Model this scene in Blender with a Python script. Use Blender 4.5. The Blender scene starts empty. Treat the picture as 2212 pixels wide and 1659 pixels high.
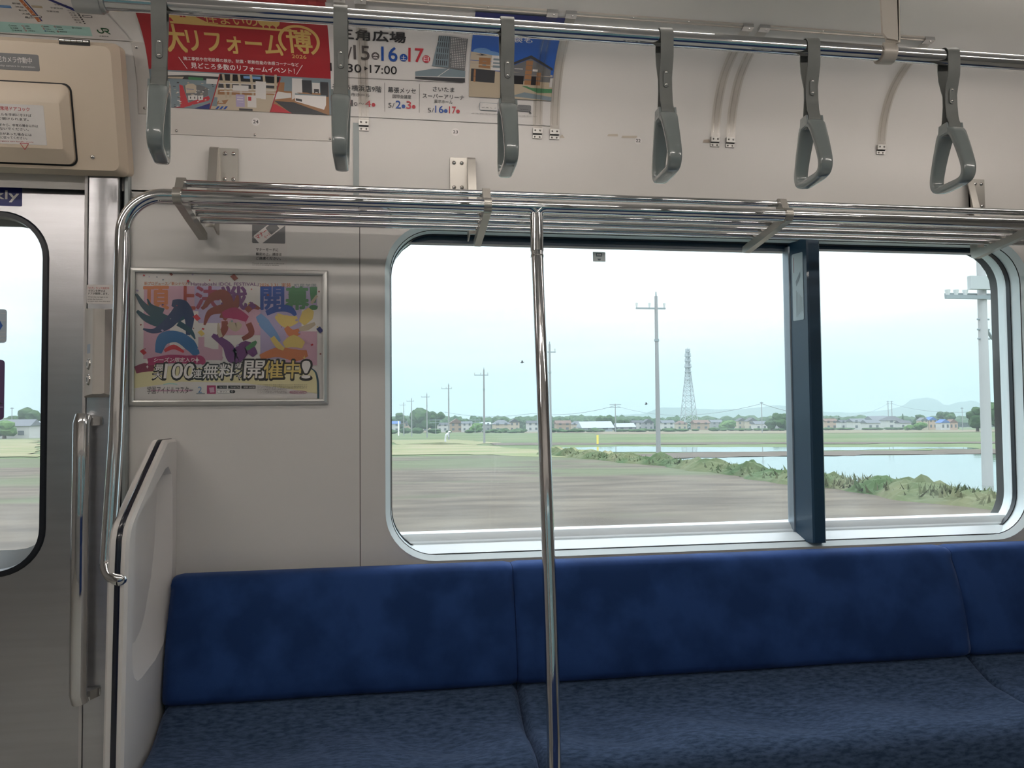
import bpy, bmesh, math, random
from mathutils import Vector, Matrix
from mathutils.geometry import tessellate_polygon
random.seed(7)
R = math.radians
scene = bpy.context.scene
COL = scene.collection

# ------------------------------------------------------------------ camera
CAM = Vector((0, 0, 1.2))
YAW, PITCH, ROLL, FPX = R(8.72), R(2.09), R(.507), 1661.0
_fw = Vector((math.sin(YAW)*math.cos(PITCH), math.cos(YAW)*math.cos(PITCH), math.sin(PITCH)))
_rt = Vector((math.cos(YAW), -math.sin(YAW), 0)); _up = _rt.cross(_fw)
_rt2 = _rt*math.cos(ROLL)-_up*math.sin(ROLL); _up2 = _rt*math.sin(ROLL)+_up*math.cos(ROLL)
cd = bpy.data.cameras.new('camera'); cam = bpy.data.objects.new('camera', cd); COL.objects.link(cam)
cd.sensor_width = 36; cd.lens = FPX/2212*36; cd.clip_end = 20000; cd.clip_start = .02
m = Matrix((_rt2, _up2, -_fw)).transposed().to_4x4(); m.translation = CAM
cam.matrix_world = m
scene.camera = cam
scene.view_settings.view_transform = 'Standard'; scene.view_settings.look = 'None'
scene.view_settings.gamma = 1; scene.view_settings.use_curve_mapping = False
scene.view_settings.exposure = 0.0
scene.cycles.max_bounces = 10; scene.cycles.transparent_max_bounces = 24
scene.cycles.volume_bounces = 1; scene.cycles.caustics_reflective = False; scene.cycles.caustics_refractive = False

# ------------------------------------------------------------------ sky (overcast, brighter overhead)
W = bpy.data.worlds.new('overcast_sky'); scene.world = W; W.use_nodes = True
nt = W.node_tree; N = nt.nodes; L = nt.links; N.clear()
out = N.new('ShaderNodeOutputWorld'); bg = N.new('ShaderNodeBackground'); L.new(bg.outputs[0], out.inputs[0])
tc = N.new('ShaderNodeTexCoord'); sx = N.new('ShaderNodeSeparateXYZ'); L.new(tc.outputs['Generated'], sx.inputs[0])
ramp = N.new('ShaderNodeValToRGB'); L.new(sx.outputs[2], ramp.inputs[0])
cr = ramp.color_ramp; cr.elements[0].position = 0; cr.elements[0].color = (.66, .80, .82, 1)
cr.elements[1].position = 1; cr.elements[1].color = (2.9, 3.1, 3.3, 1)
e = cr.elements.new(.06); e.color = (.76, .87, .89, 1)
e = cr.elements.new(.17); e.color = (1.0, 1.06, 1.08, 1)
e = cr.elements.new(.40); e.color = (2.1, 2.25, 2.38, 1)
mp = N.new('ShaderNodeMapping'); mp.inputs['Scale'].default_value = (1.2, 1.2, 11); L.new(tc.outputs['Generated'], mp.inputs[0])
nz = N.new('ShaderNodeTexNoise'); nz.inputs['Scale'].default_value = 2.2; nz.inputs['Detail'].default_value = 4; L.new(mp.outputs[0], nz.inputs[0])
mr = N.new('ShaderNodeMapRange'); mr.inputs['From Min'].default_value = .35; mr.inputs['From Max'].default_value = .65
mr.inputs['To Min'].default_value = .93; mr.inputs['To Max'].default_value = 1.13; L.new(nz.outputs[0], mr.inputs[0])
L.new(ramp.outputs[0], bg.inputs[0]); mul = N.new('ShaderNodeMath'); mul.operation = 'MULTIPLY'
mul.inputs[1].default_value = SKY = 1.56
L.new(mr.outputs[0], mul.inputs[0]); L.new(mul.outputs[0], bg.inputs[1])
TUBE = 17.0           # radiance of the fluorescent tubes

# ------------------------------------------------------------------ materials
MATS = {}
def mat(name, col, rough=.5, metal=0, spec=.5, noise=None, bump=None, coat=0, sheen=0, emit=None, scale=(1, 1, 1)):
    """noise=(scale, amount) tints the colour, bump=(scale, strength, distance)"""
    if name in MATS: return MATS[name]
    m = bpy.data.materials.new(name); m.use_nodes = True; MATS[name] = m
    n = m.node_tree.nodes; l = m.node_tree.links; b = n['Principled BSDF']
    b.inputs['Base Color'].default_value = (*col, 1); b.inputs['Roughness'].default_value = rough
    b.inputs['Metallic'].default_value = metal; b.inputs['Specular IOR Level'].default_value = spec
    b.inputs['Coat Weight'].default_value = coat
    if sheen: b.inputs['Sheen Weight'].default_value = sheen; b.inputs['Sheen Roughness'].default_value = .5
    if emit: b.inputs['Emission Color'].default_value = (*emit[0], 1); b.inputs['Emission Strength'].default_value = emit[1]
    t = n.new('ShaderNodeTexCoord'); mm = n.new('ShaderNodeMapping'); mm.inputs['Scale'].default_value = scale
    l.new(t.outputs['Object'], mm.inputs[0])
    if noise:
        z = n.new('ShaderNodeTexNoise'); z.inputs['Scale'].default_value = noise[0]; z.inputs['Detail'].default_value = 5
        l.new(mm.outputs[0], z.inputs[0])
        r = n.new('ShaderNodeMapRange'); r.inputs['From Min'].default_value = .3; r.inputs['From Max'].default_value = .7
        r.inputs['To Min'].default_value = 1-noise[1]; r.inputs['To Max'].default_value = 1+noise[1]; l.new(z.outputs[0], r.inputs[0])
        x = n.new('ShaderNodeVectorMath'); x.operation = 'SCALE'; x.inputs[0].default_value = col; l.new(r.outputs[0], x.inputs['Scale'])
        l.new(x.outputs[0], b.inputs['Base Color'])
    if bump:
        z = n.new('ShaderNodeTexNoise'); z.inputs['Scale'].default_value = bump[0]; z.inputs['Detail'].default_value = 3
        l.new(mm.outputs[0], z.inputs[0]); q = n.new('ShaderNodeBump'); q.inputs['Strength'].default_value = bump[1]
        q.inputs['Distance'].default_value = bump[2]; l.new(z.outputs[0], q.inputs['Height']); l.new(q.outputs[0], b.inputs['Normal'])
    return m
def two_tone(name, a, b_, scale, lo=.45, hi=.55, rough=.8, stretch=(1, 1, 1), detail=4, bump=None, spec=.3):
    m = bpy.data.materials.new(name); m.use_nodes = True; MATS[name] = m
    n = m.node_tree.nodes; l = m.node_tree.links; p = n['Principled BSDF']
    p.inputs['Roughness'].default_value = rough; p.inputs['Specular IOR Level'].default_value = spec
    t = n.new('ShaderNodeTexCoord'); mm = n.new('ShaderNodeMapping'); mm.inputs['Scale'].default_value = stretch
    l.new(t.outputs['Object'], mm.inputs[0]); z = n.new('ShaderNodeTexNoise'); z.inputs['Scale'].default_value = scale
    z.inputs['Detail'].default_value = detail; l.new(mm.outputs[0], z.inputs[0])
    r = n.new('ShaderNodeValToRGB'); r.color_ramp.elements[0].position = lo; r.color_ramp.elements[1].position = hi
    r.color_ramp.elements[0].color = (*a, 1); r.color_ramp.elements[1].color = (*b_, 1)
    l.new(z.outputs[0], r.inputs[0]); l.new(r.outputs[0], p.inputs['Base Color'])
    if bump:
        z2 = n.new('ShaderNodeTexNoise'); z2.inputs['Scale'].default_value = bump[0]; l.new(mm.outputs[0], z2.inputs[0])
        q = n.new('ShaderNodeBump'); q.inputs['Strength'].default_value = bump[1]; q.inputs['Distance'].default_value = bump[2]
        l.new(z2.outputs[0], q.inputs['Height']); l.new(q.outputs[0], p.inputs['Normal'])
    return m
M_WALL = mat('wall_panel', (.66, .64, .62), .42, spec=.45, noise=(1.6, .025))
M_WALL2 = mat('cove_panel', (.72, .69, .66), .38, spec=.45, noise=(1.3, .03))
M_CEIL = mat('ceiling_panel', (.60, .58, .55), .5)
M_STEEL = mat('brushed_steel', (.50, .50, .52), .28, 1, noise=(3, .06), bump=(60, .08, .002), scale=(1, 1, 14))
M_STEEL2 = mat('satin_steel', (.60, .60, .60), .22, 1)
M_CHROME = mat('polished_pipe', (.64, .64, .65), .05, 1)
M_ALU = mat('silver_paint', (.52, .52, .51), .38, .65)
M_BRK = mat('rack_bracket_metal', (.43, .41, .375), .34, .75)
M_SCREW = mat('screw_metal', (.62, .60, .58), .16, 1)
M_DARK = mat('dark_gap', (.012, .012, .014), .6)
M_RUBBER = mat('black_rubber', (.010, .013, .020), .35)
M_MULL = mat('window_bar_flare_blue', (.014, .046, .085), .32, coat=.2)  # black bar; the blue of window flare is mixed into its base colour
M_WFRAME = mat('window_frame_silver', (.72, .80, .82), .33)
M_BEIGE = mat('beige_cover', (.60, .50, .39), .42, noise=(2, .03))
M_WHITE = mat('white_frp', (.72, .69, .67), .38)
M_BTN = mat('button_box_plastic', (.56, .52, .48), .4)
M_STRAP = mat('strap_vinyl', (.190, .195, .185), .5, noise=(30, .05))
M_HANDLE = mat('handle_plastic', (.235, .265, .265), .16, coat=.5, spec=.6)
M_FLOOR = mat('floor_vinyl', (.52, .50, .45), .5, noise=(40, .1))
M_TRIMB = mat('trim_black', (.008, .010, .022), .22, coat=.4)
M_BACK = two_tone('backrest_moquette', (.008, .033, .125), (.017, .054, .190), 7, .40, .60, .92, detail=5, bump=(700, .25, .001))
M_SEAT = two_tone('seat_moquette', (.018, .038, .078), (.055, .088, .160), 130, .35, .65, .95, stretch=(.35, 1, 1), detail=6, bump=(500, .5, .002))
for _m in (M_BACK, M_SEAT):
    _b = _m.node_tree.nodes['Principled BSDF']; _b.inputs['Sheen Weight'].default_value = .30
    _b.inputs['Sheen Roughness'].default_value = .4; _b.inputs['Sheen Tint'].default_value = (.35, .45, .75, 1)
M_OPPSEAT = mat('opposite_moquette', (.02, .045, .15), .95)
def flat(name, c, rough=.45): return mat('print_'+name, c, rough)
P_PAPER = flat('paper', (.66, .63, .61), .32); P_RED = flat('red', (.37, .030, .038), .32); P_GOLD = flat('gold', (.62, .42, .14), .35)
P_WHITE = flat('white', (.80, .76, .74)); P_BLACK = flat('black', (.02, .018, .02)); P_GREY = flat('grey', (.10, .085, .085))
P_BLUE = flat('blue', (.018, .075, .33)); P_CRIM = flat('crimson', (.50, .035, .05)); P_NAVY = flat('navy', (.018, .025, .16))
P_SKY = flat('sky', (.03, .11, .42)); P_LTBLUE = flat('lightblue', (.16, .30, .55)); P_WOOD = flat('wood', (.34, .17, .08)); P_BEI = flat('beige', (.50, .42, .32))
P_CHAR = flat('charcoal', (.05, .05, .055)); P_SLATE = flat('slate', (.20, .25, .28)); P_TEAL = flat('teal', (.38, .60, .56)); P_GREEN = flat('green', (.008, .07, .025))
P_ORANGE = flat('orange', (.55, .18, .07)); P_YEL = flat('yellow', (.66, .50, .15)); P_PALEY = flat('paleyellow', (.68, .62, .36)); P_PINK = flat('pink', (.55, .33, .42))
P_LAV = flat('lavender', (.40, .34, .52)); P_PURP = flat('purple', (.16, .05, .19)); P_BROWN = flat('rust', (.24, .06, .045)); P_DKTEAL = flat('darkteal', (.02, .075, .11))
P_MIDG = flat('midgrey', (.16, .16, .165)); P_LEAF = flat('leafgreen', (.07, .22, .10)); P_MAG = flat('magenta', (.36, .03, .12)); P_SAND = flat('sand', (.46, .38, .28))
def clear_mat(name, tint, gloss=.07, dirt=0, rough=.03, dirtcol=(.8, .85, .86)):
    m = bpy.data.materials.new(name); m.use_nodes = True; n = m.node_tree.nodes; l = m.node_tree.links; n.clear()
    o = n.new('ShaderNodeOutputMaterial'); t = n.new('ShaderNodeBsdfTransparent'); t.inputs[0].default_value = (*tint, 1)
    g = n.new('ShaderNodeBsdfGlossy'); g.inputs['Roughness'].default_value = rough; g.inputs['Color'].default_value = (1, 1, 1, 1)
    f = n.new('ShaderNodeLayerWeight'); f.inputs[0].default_value = .5
    pw = n.new('ShaderNodeMath'); pw.operation = 'POWER'; pw.inputs[1].default_value = 5; l.new(f.outputs['Facing'], pw.inputs[0])
    mu = n.new('ShaderNodeMath'); mu.operation = 'MULTIPLY_ADD'; mu.inputs[1].default_value = .9; mu.inputs[2].default_value = gloss; mu.use_clamp = True
    l.new(pw.outputs[0], mu.inputs[0]); x = n.new('ShaderNodeMixShader'); l.new(mu.outputs[0], x.inputs[0]); l.new(t.outputs[0], x.inputs[1]); l.new(g.outputs[0], x.inputs[2])
    last = x
    if dirt:
        d = n.new('ShaderNodeBsdfTranslucent'); d.inputs[0].default_value = (*dirtcol, 1)
        tc = n.new('ShaderNodeTexCoord'); z = n.new('ShaderNodeTexNoise'); z.inputs['Scale'].default_value = 3.5; z.inputs['Detail'].default_value = 5
        l.new(tc.outputs['Object'], z.inputs[0]); r = n.new('ShaderNodeMapRange'); r.inputs['From Min'].default_value = .42; r.inputs['From Max'].default_value = .72
        r.inputs['To Min'].default_value = dirt*.6; r.inputs['To Max'].default_value = dirt*2.2; l.new(z.outputs[0], r.inputs[0])
        y = n.new('ShaderNodeMixShader'); l.new(r.outputs[0], y.inputs[0]); l.new(x.outputs[0], y.inputs[1]); l.new(d.outputs[0], y.inputs[2]); last = y
    l.new(last.outputs[0], o.inputs[0]); MATS[name] = m; return m
M_GLASS = clear_mat('window_glass', (.95, .985, .985), .04, dirt=.045)
M_DGLASS = clear_mat('door_glass', (.95, .96, .96), .04, dirt=.10)
M_CLEAR = clear_mat('clear_plastic', (.93, .92, .905), .035, rough=.22)

# ------------------------------------------------------------------ mesh helpers
class MB:
    def __init__(s): s.v = []; s.f = []; s.mi = []; s.k = 0
    def mesh(s, v, f):
        o = len(s.v); s.v += [tuple(p) for p in v]; s.f += [tuple(i+o for i in q) for q in f]; s.mi += [s.k]*len(f); return s
    def box(s, x0, x1, y0, y1, z0, z1):
        v = [(x, y, z) for x in (x0, x1) for y in (y0, y1) for z in (z0, z1)]
        return s.mesh(v, [(0, 1, 3, 2), (4, 6, 7, 5), (0, 4, 5, 1), (2, 3, 7, 6), (0, 2, 6, 4), (1, 5, 7, 3)])
    def tube(s, path, r, n=16, caps=True, ry=None, upv=None):
        P = [Vector(p) for p in path]; rings = []; prev = None
        for i, p in enumerate(P):
            d = (P[min(i+1, len(P)-1)]-P[max(i-1, 0)]).normalized()
            if prev is None:
                a = Vector(upv) if upv else (Vector((0, 0, 1)) if abs(d.z) < .9 else Vector((0, 1, 0)))
                a = (a-d*a.dot(d)).normalized()
            else:
                a = (prev-d*prev.dot(d)).normalized()
            prev = a; b = d.cross(a)
            rr = r[i] if isinstance(r, (list, tuple)) else r; rb = ry if ry else rr
            rings.append([p+a*rr*math.cos(2*math.pi*k/n)+b*rb*math.sin(2*math.pi*k/n) for k in range(n)])
        v = [q for g in rings for q in g]; f = []
        for i in range(len(P)-1):
            for k in range(n): f.append((i*n+k, i*n+(k+1) % n, (i+1)*n+(k+1) % n, (i+1)*n+k))
        if caps: f.append(tuple(range(n-1, -1, -1))); f.append(tuple(range((len(P)-1)*n, len(P)*n)))
        return s.mesh(v, f)
    def slab(s, base, top, O, U, V, N, h, h0=0, cap=True):
        """frustum from outline base (height h0) to outline top (height h) in the frame O,U,V,N"""
        O, U, V, N = Vector(O), Vector(U), Vector(V), Vector(N); n = len(base)
        v = [O+U*a+V*b+N*h0 for a, b in base]+[O+U*a+V*b+N*h for a, b in top]
        f = [(i, (i+1) % n, n+(i+1) % n, n+i) for i in range(n)]
        if cap: f.append(tuple(range(n, 2*n)))
        return s.mesh(v, f)
    def prism(s, poly, a, b, axis='x', bev=0):
        """poly in the other two axes; extruded a..b"""
        def pt(p, t): return {'x': (t, p[0], p[1]), 'y': (p[0], t, p[1]), 'z': (p[0], p[1], t)}[axis]
        n = len(poly)
        v = [pt(p, a) for p in poly]+[pt(p, b) for p in poly]
        return s.mesh(v, [(i, (i+1) % n, n+(i+1) % n, n+i) for i in range(n)]+[tuple(range(n))[::-1], tuple(range(n, 2*n))])
    def dome(s, c, nrm, r, h, n=12):
        c = Vector(c); nrm = Vector(nrm).normalized(); a = nrm.orthogonal().normalized(); b = nrm.cross(a); v = []; f = []
        K = 4
        for j in range(K):
            t = j/K*math.pi/2
            for k in range(n):
                g = 2*math.pi*k/n; v.append(c+(a*math.cos(g)+b*math.sin(g))*r*math.cos(t)+nrm*h*math.sin(t))
        v.append(c+nrm*h)
        for j in range(K-1):
            for k in range(n): f.append((j*n+k, j*n+(k+1) % n, (j+1)*n+(k+1) % n, (j+1)*n+k))
        for k in range(n): f.append(((K-1)*n+k, (K-1)*n+(k+1) % n, K*n))
        return s.mesh(v, f)
    def build(s, name, mats, parent=None, smooth=35, **tags):
        me = bpy.data.meshes.new(name); me.from_pydata(s.v, [], s.f)
        for mm in (mats if isinstance(mats, (list, tuple)) else [mats]): me.materials.append(mm)
        if any(s.mi): me.polygons.foreach_set('material_index', s.mi)
        bm = bmesh.new(); bm.from_mesh(me); bmesh.ops.recalc_face_normals(bm, faces=bm.faces); bm.to_mesh(me); bm.free()
        if smooth:
            me.polygons.foreach_set('use_smooth', [True]*len(me.polygons)); me.set_sharp_from_angle(angle=R(smooth))
        o = bpy.data.objects.new(name, me); COL.objects.link(o)
        if parent: o.parent = parent; o.matrix_parent_inverse = Matrix.Translation(-Vector(parent.location)) if parent.type == 'EMPTY' else Matrix()
        for k, t in tags.items(): o[k] = t
        return o
def thing(name, label, cat, loc=(0, 0, 0), group=None):
    o = bpy.data.objects.new(name, None); o.location = loc; o.empty_display_size = .05; COL.objects.link(o)
    o['label'] = label; o['category'] = cat
    if group: o['group'] = group
    return o
def tag(o, label, cat, group=None, kind=None):
    if label: o['label'] = label
    if cat: o['category'] = cat
    if group: o['group'] = group
    if kind: o['kind'] = kind
    return o
def dup(root, delta, label=None):
    """copy a thing with its parts and sub-parts, shifted by delta"""
    r = root.copy(); COL.objects.link(r); r.location = root.location+Vector(delta)
    if label: r['label'] = label
    def rec(src, dst):
        for ch in list(src.children):
            c = ch.copy(); COL.objects.link(c); c.parent = dst; c.matrix_parent_inverse = ch.matrix_parent_inverse.copy(); rec(ch, c)
    rec(root, r); return r
def rrect(x0, x1, y0, y1, r, n=6):
    p = []
    for cx, cy, a in ((x1-r, y1-r, 0), (x0+r, y1-r, 90), (x0+r, y0+r, 180), (x1-r, y0+r, 270)):
        for k in range(n+1):
            t = R(a+90*k/n); p.append((cx+r*math.cos(t), cy+r*math.sin(t)))
    return p
def tess(loops):
    L3 = [[Vector((a, b, 0)) for a, b in lp] for lp in loops]; flatl = [p for lp in loops for p in lp]
    return flatl, [tuple(t) for t in tessellate_polygon(L3)]
def arc(c, r, a0, a1, n, f): return [f(c[0]+r*math.cos(R(a0+(a1-a0)*k/n)), c[1]+r*math.sin(R(a0+(a1-a0)*k/n))) for k in range(n+1)]
_tc = {}
def glyphs(txt, bold=0.0):
    k = (txt, bold)
    if k not in _tc:
        c = bpy.data.curves.new('t', 'FONT'); c.body = txt; c.size = 1; c.offset = bold; c.resolution_u = 3; c.align_x = 'LEFT'
        o = bpy.data.objects.new('t', c); COL.objects.link(o); me = o.to_mesh()
        vs = [(v.co.x, v.co.y) for v in me.vertices]; fs = [tuple(p.vertices) for p in me.polygons]
        o.to_mesh_clear(); bpy.data.objects.remove(o); bpy.data.curves.remove(c)
        _tc[k] = (vs, fs)
    return _tc[k]
class Sheet:
    """collects flat coloured shapes and lettering laid on a surface: fn(u, v, off) -> 3D point"""
    def __init__(s, fn, eps=.0006): s.fn = fn; s.mb = MB(); s.mats = []; s.lvl = 0; s.eps = eps
    def _m(s, m):
        if m not in s.mats: s.mats.append(m)
        s.mb.k = s.mats.index(m); s.lvl += 1; return s.eps*.6+s.lvl*8e-6
    step = None
    def _emit(s, uv, fs, off):
        """map flat shapes onto the surface; on curved sheets they are first cut into narrow strips"""
        vs_ = [p[1] for p in uv]; lo, hi = min(vs_), max(vs_)
        if s.step and hi-lo > s.step:
            bm = bmesh.new(); B = [bm.verts.new((a, b, 0)) for a, b in uv]
            for f in fs:
                try: bm.faces.new([B[i] for i in f])
                except ValueError: pass
            k = math.ceil(lo/s.step)*s.step
            while k < hi-1e-6:
                if k > lo+1e-6: bmesh.ops.bisect_plane(bm, geom=bm.verts[:]+bm.edges[:]+bm.faces[:], plane_co=(0, k, 0), plane_no=(0, 1, 0), dist=1e-7)
                k += s.step
            bm.verts.index_update(); uv = [(v.co.x, v.co.y) for v in bm.verts]; fs = [tuple(v.index for v in f.verts) for f in bm.faces]; bm.free()
        s.mb.mesh([s.fn(a, b, off) for a, b in uv], fs)
    def text(s, txt, m, u0, u1, v0, v1, bold=0.0, skew=0.0):
        vs, fs = glyphs(txt, 0)
        if not vs: return
        if bold:
            h = abs(v1-v0)*bold*.62; n = 4 if bold < .05 else 8; w_ = h*(.0 if bold < .05 else 0)
            for k in range(n):
                t = 2*math.pi*(k+.5)/n; dx, dy = h*math.cos(t), h*math.sin(t); s.lvl -= .6
                s.text(txt, m, u0+dx, u1+dx, v0+dy, v1+dy, 0, skew)
            return
        xa = min(p[0] for p in vs); xb = max(p[0] for p in vs); ya = min(p[1] for p in vs); yb = max(p[1] for p in vs); off = s._m(m)
        s._emit([(u0+(u1-u0)*((x-xa)/(xb-xa)+skew*(y-ya)/(yb-ya)), v0+(v1-v0)*(y-ya)/(yb-ya)) for x, y in vs], fs, off)
    def poly(s, pts, m):
        off = s._m(m); fl, tr = tess([pts]); s._emit(fl, tr, off)
    def rect(s, u0, u1, v0, v1, m, nv=1):
        off = s._m(m); v = []; f = []
        for i in range(nv+1): v += [s.fn(u0, v0+(v1-v0)*i/nv, off), s.fn(u1, v0+(v1-v0)*i/nv, off)]
        for i in range(nv): f.append((2*i, 2*i+1, 2*i+3, 2*i+2))
        s.mb.mesh(v, f)
    def quad(s, a, b, c, d, m, n=6):
        """bilinear patch a,b,c,d (counter-clockwise), n strips"""
        off = s._m(m); v = []; f = []
        for i in range(n+1):
            t = i/n; v += [s.fn(a[0]+(d[0]-a[0])*t, a[1]+(d[1]-a[1])*t, off), s.fn(b[0]+(c[0]-b[0])*t, b[1]+(c[1]-b[1])*t, off)]
        for i in range(n): f.append((2*i, 2*i+1, 2*i+3, 2*i+2))
        s.mb.mesh(v, f)
    def disc(s, u, v, r, m, n=20, rv=None): s.poly([(u+r*math.cos(2*math.pi*k/n), v+(rv or r)*math.sin(2*math.pi*k/n)) for k in range(n)], m)
    def ring(s, u, v, r, w, m, a0=0, a1=360, n=36, rv=None):
        off = s._m(m); P = []; f = []; rv = rv or r
        for k in range(n+1):
            t = R(a0+(a1-a0)*k/n); P += [s.fn(u+r*math.cos(t), v+rv*math.sin(t), off), s.fn(u+(r-w)*math.cos(t), v+(rv-w)*math.sin(t), off)]
        for k in range(n): f.append((2*k, 2*k+1, 2*k+3, 2*k+2))
        s.mb.mesh(P, f)
    def build(s, name, parent=None, **t): return s.mb.build(name, s.mats, parent, smooth=0, **t)
def plane_fn(O, U, V, Nn):
    O, U, V, Nn = Vector(O), Vector(U), Vector(V), Vector(Nn)
    return lambda u, v, off: O+U*u+V*v+Nn*off

# ------------------------------------------------------------------ cove profile (Y,Z) from the wall up into the ceiling
PTS = [(2.28, 1.83), (2.28, 1.95), (2.28, 2.05), (2.263, 2.14), (2.225, 2.21), (2.18, 2.25), (2.12, 2.279), (2.05, 2.30), (1.95, 2.317), (1.80, 2.33), (1.62, 2.335)]
def _prof():
    P = [(2.28, 1.71)]+PTS+[(1.44, 2.335)]; o = []
    for i in range(1, len(P)-2):
        for k in range(8):
            t = k/8; o.append(tuple(.5*(2*P[i][c]+(P[i+1][c]-P[i-1][c])*t+(2*P[i-1][c]-5*P[i][c]+4*P[i+1][c]-P[i+2][c])*t*t+(3*P[i][c]-P[i-1][c]-3*P[i+1][c]+P[i+2][c])*t**3) for c in (0, 1)))
    o.append(PTS[-1]); S = [0]
    for a, b in zip(o, o[1:]): S.append(S[-1]+math.dist(a, b))
    return o, S
PQ, PS = _prof()
def cove(x, s, off=0):
    s = max(0, min(PS[-1]-1e-5, s)); i = 0
    lo, hi = 0, len(PS)-1
    while hi-lo > 1:
        md = (lo+hi)//2
        if PS[md] <= s: lo = md
        else: hi = md
    i = lo; t = (s-PS[i])/(PS[i+1]-PS[i]); a, b = PQ[i], PQ[i+1]
    ty, tz = b[0]-a[0], b[1]-a[1]; l = math.hypot(ty, tz); ny, nz = -tz/l, ty/l     # normal into the cabin
    return Vector((x, a[0]+ty*t+ny*off, a[1]+tz*t+nz*off))

XL, XR = -3.6, 4.2
YO = -.50          # the opposite side wall
# ================================================================== SETTING
# ---- side wall in front, with the big window opening
wo = rrect(-.026, 2.11, .766, 1.762, .145, 10)
mb = MB()
fl, tr = tess([[(-.0975, 0), (3.05, 0), (3.05, 1.835), (-.0975, 1.835)], wo]); mb.mesh([(a, 2.28, b) for a, b in fl], tr)
mb.mesh([(-.729, 2.28, 0), (-.0995, 2.28, 0), (-.0995, 2.28, 1.835), (-.729, 2.28, 1.835)], [(0, 1, 2, 3)])
mb.mesh([(-.729, 2.28, 0), (-.729, 2.42, 0), (-.729, 2.42, 1.835), (-.729, 2.28, 1.835)], [(0, 1, 2, 3)])
mb.k = 1; mb.mesh([(-.105, 2.286, 0), (-.092, 2.286, 0), (-.092, 2.286, 1.84), (-.105, 2.286, 1.84)], [(0, 1, 2, 3)])
mb.build('wall_side', [M_WALL, M_DARK], smooth=0, kind='structure')
# ---- upper cove and ceiling
mb = MB(); v = []; f = []
for i, (y, z) in enumerate(PQ): v += [(XL, y, z), (XR, y, z)]
for i in range(len(PQ)-1): f.append((2*i, 2*i+1, 2*i+3, 2*i+2))
mb.mesh(v, f); mb.build('wall_cove', M_WALL2, kind='structure')
mb = MB()
mb.mesh([(XL, 1.62, 2.335), (XR, 1.62, 2.335), (XR, YO+.66, 2.335), (XL, YO+.66, 2.335)], [(0, 1, 2, 3)])
v = []; f = []
for i, (y, z) in enumerate(PQ): v += [(XL, 1.78-y, z), (XR, 1.78-y, z)]
for i in range(len(PQ)-1): f.append((2*i, 2*i+1, 2*i+3, 2*i+2))
mb.mesh(v, f); mb.build('ceiling', M_CEIL, kind='structure')
MB().mesh([(XL, YO, 0), (XR, YO, 0), (XR, 2.42, 0), (XL, 2.42, 0)], [(0, 1, 2, 3)]).build('floor', M_FLOOR, smooth=0, kind='structure')
# ---- opposite wall (behind the camera) with window and door openings
mb = MB(); fl, tr = tess([[(XL, 0), (XR, 0), (XR, 1.84), (XL, 1.84)], rrect(-.026, 2.11, .80, 1.74, .13), rrect(-1.40, -.97, .80, 1.75, .1), rrect(-1.95, -1.52, .80, 1.75, .1)])
mb.mesh([(a, YO, b) for a, b in fl], tr); mb.build('wall_opposite', mat('opposite_wall_panel', (.40, .39, .38), .45), smooth=0, kind='structure')
M_TINT = clear_mat('tinted_glass', (.30, .36, .36), .05)  # unseen opposite panes, added with a deep tint to cut daylight indoors
MB().box(-.03, 2.12, YO-.012, YO-.008, .79, 1.75).build('window_2', M_TINT, smooth=0, kind='structure')
MB().box(-1.96, -.96, YO-.012, YO-.008, .79, 1.76).build('window_3', M_TINT, smooth=0, kind='structure')
for nm, x in (('wall_end_left', XL), ('wall_end_right', XR)):
    MB().mesh([(x, YO, 0), (x, 2.42, 0), (x, 2.42, 2.34), (x, YO, 2.34)], [(0, 1, 2, 3)]).build(nm, M_WALL, smooth=0, kind='structure')
mb = MB(); mb.box(3.05, XR, 2.28, 2.42, 0, 1.85); mb.box(XL, -2.10, 2.28, 2.42, 0, 1.85); mb.build('wall_side_panels', M_WALL, smooth=0, kind='structure')
# ---- wall trims
mb = MB(); mb.prism([(2.281, 1.797), (2.272, 1.800), (2.270, 1.806), (2.272, 1.812), (2.281, 1.815)], -.728, 3.04); mb.build('trim_1', M_STEEL2, kind='structure')
mb = MB(); mb.box(-.1165, -.1, 2.276, 2.282, 1.815, 2.055); mb.build('trim_2', mat('seam_strip_grey', (.36, .40, .40), .5), smooth=0, kind='structure')

# ---- window_1: frame ring, sill member, head, mullion, two panes
win = bpy.data.objects.new('window_1', None); COL.objects.link(win); win.location = (1.04, 2.32, .77); win['kind'] = 'structure'
mb = MB(); a = wo; b = rrect(-.012, 2.096, .780, 1.748, .132, 10); c = rrect(-.010, 2.094, .782, 1.746, .130, 10)
O3 = ((0, 2.28, 0), (1, 0, 0), (0, 0, 1), (0, 1, 0))
mb.slab(a, b, *O3, h=.017, h0=-.002, cap=False)
mb.k = 1; mb.slab(b, c, *O3, h=.019, h0=.017, cap=False)
mb.k = 0; mb.slab(c, c, *O3, h=.115, h0=.019, cap=False)
mb.build('window_frame', [M_WFRAME, M_DARK], win, smooth=50)
mb = MB()      # bottom member: stepped, with a dark groove
mb.prism([(2.299, .7835), (2.325, .797), (2.338, .8035), (2.345, .8035), (2.345, .8085), (2.350, .813), (2.356, .825), (2.363, .833), (2.40, .835), (2.40, .781)], -.008, 2.092)
mb.build('window_sill', mat('sill_silver', (.86, .92, .94), .30), win, smooth=20)
mb = MB(); mb.box(-.008, 1.30, 2.356, 2.39, 1.722, 1.746); mb.box(1.33, 2.092, 2.356, 2.39, 1.733, 1.746); mb.build('window_head', M_MULL, win, smooth=0)
mb = MB()      # dark gasket round the right pane
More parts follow.
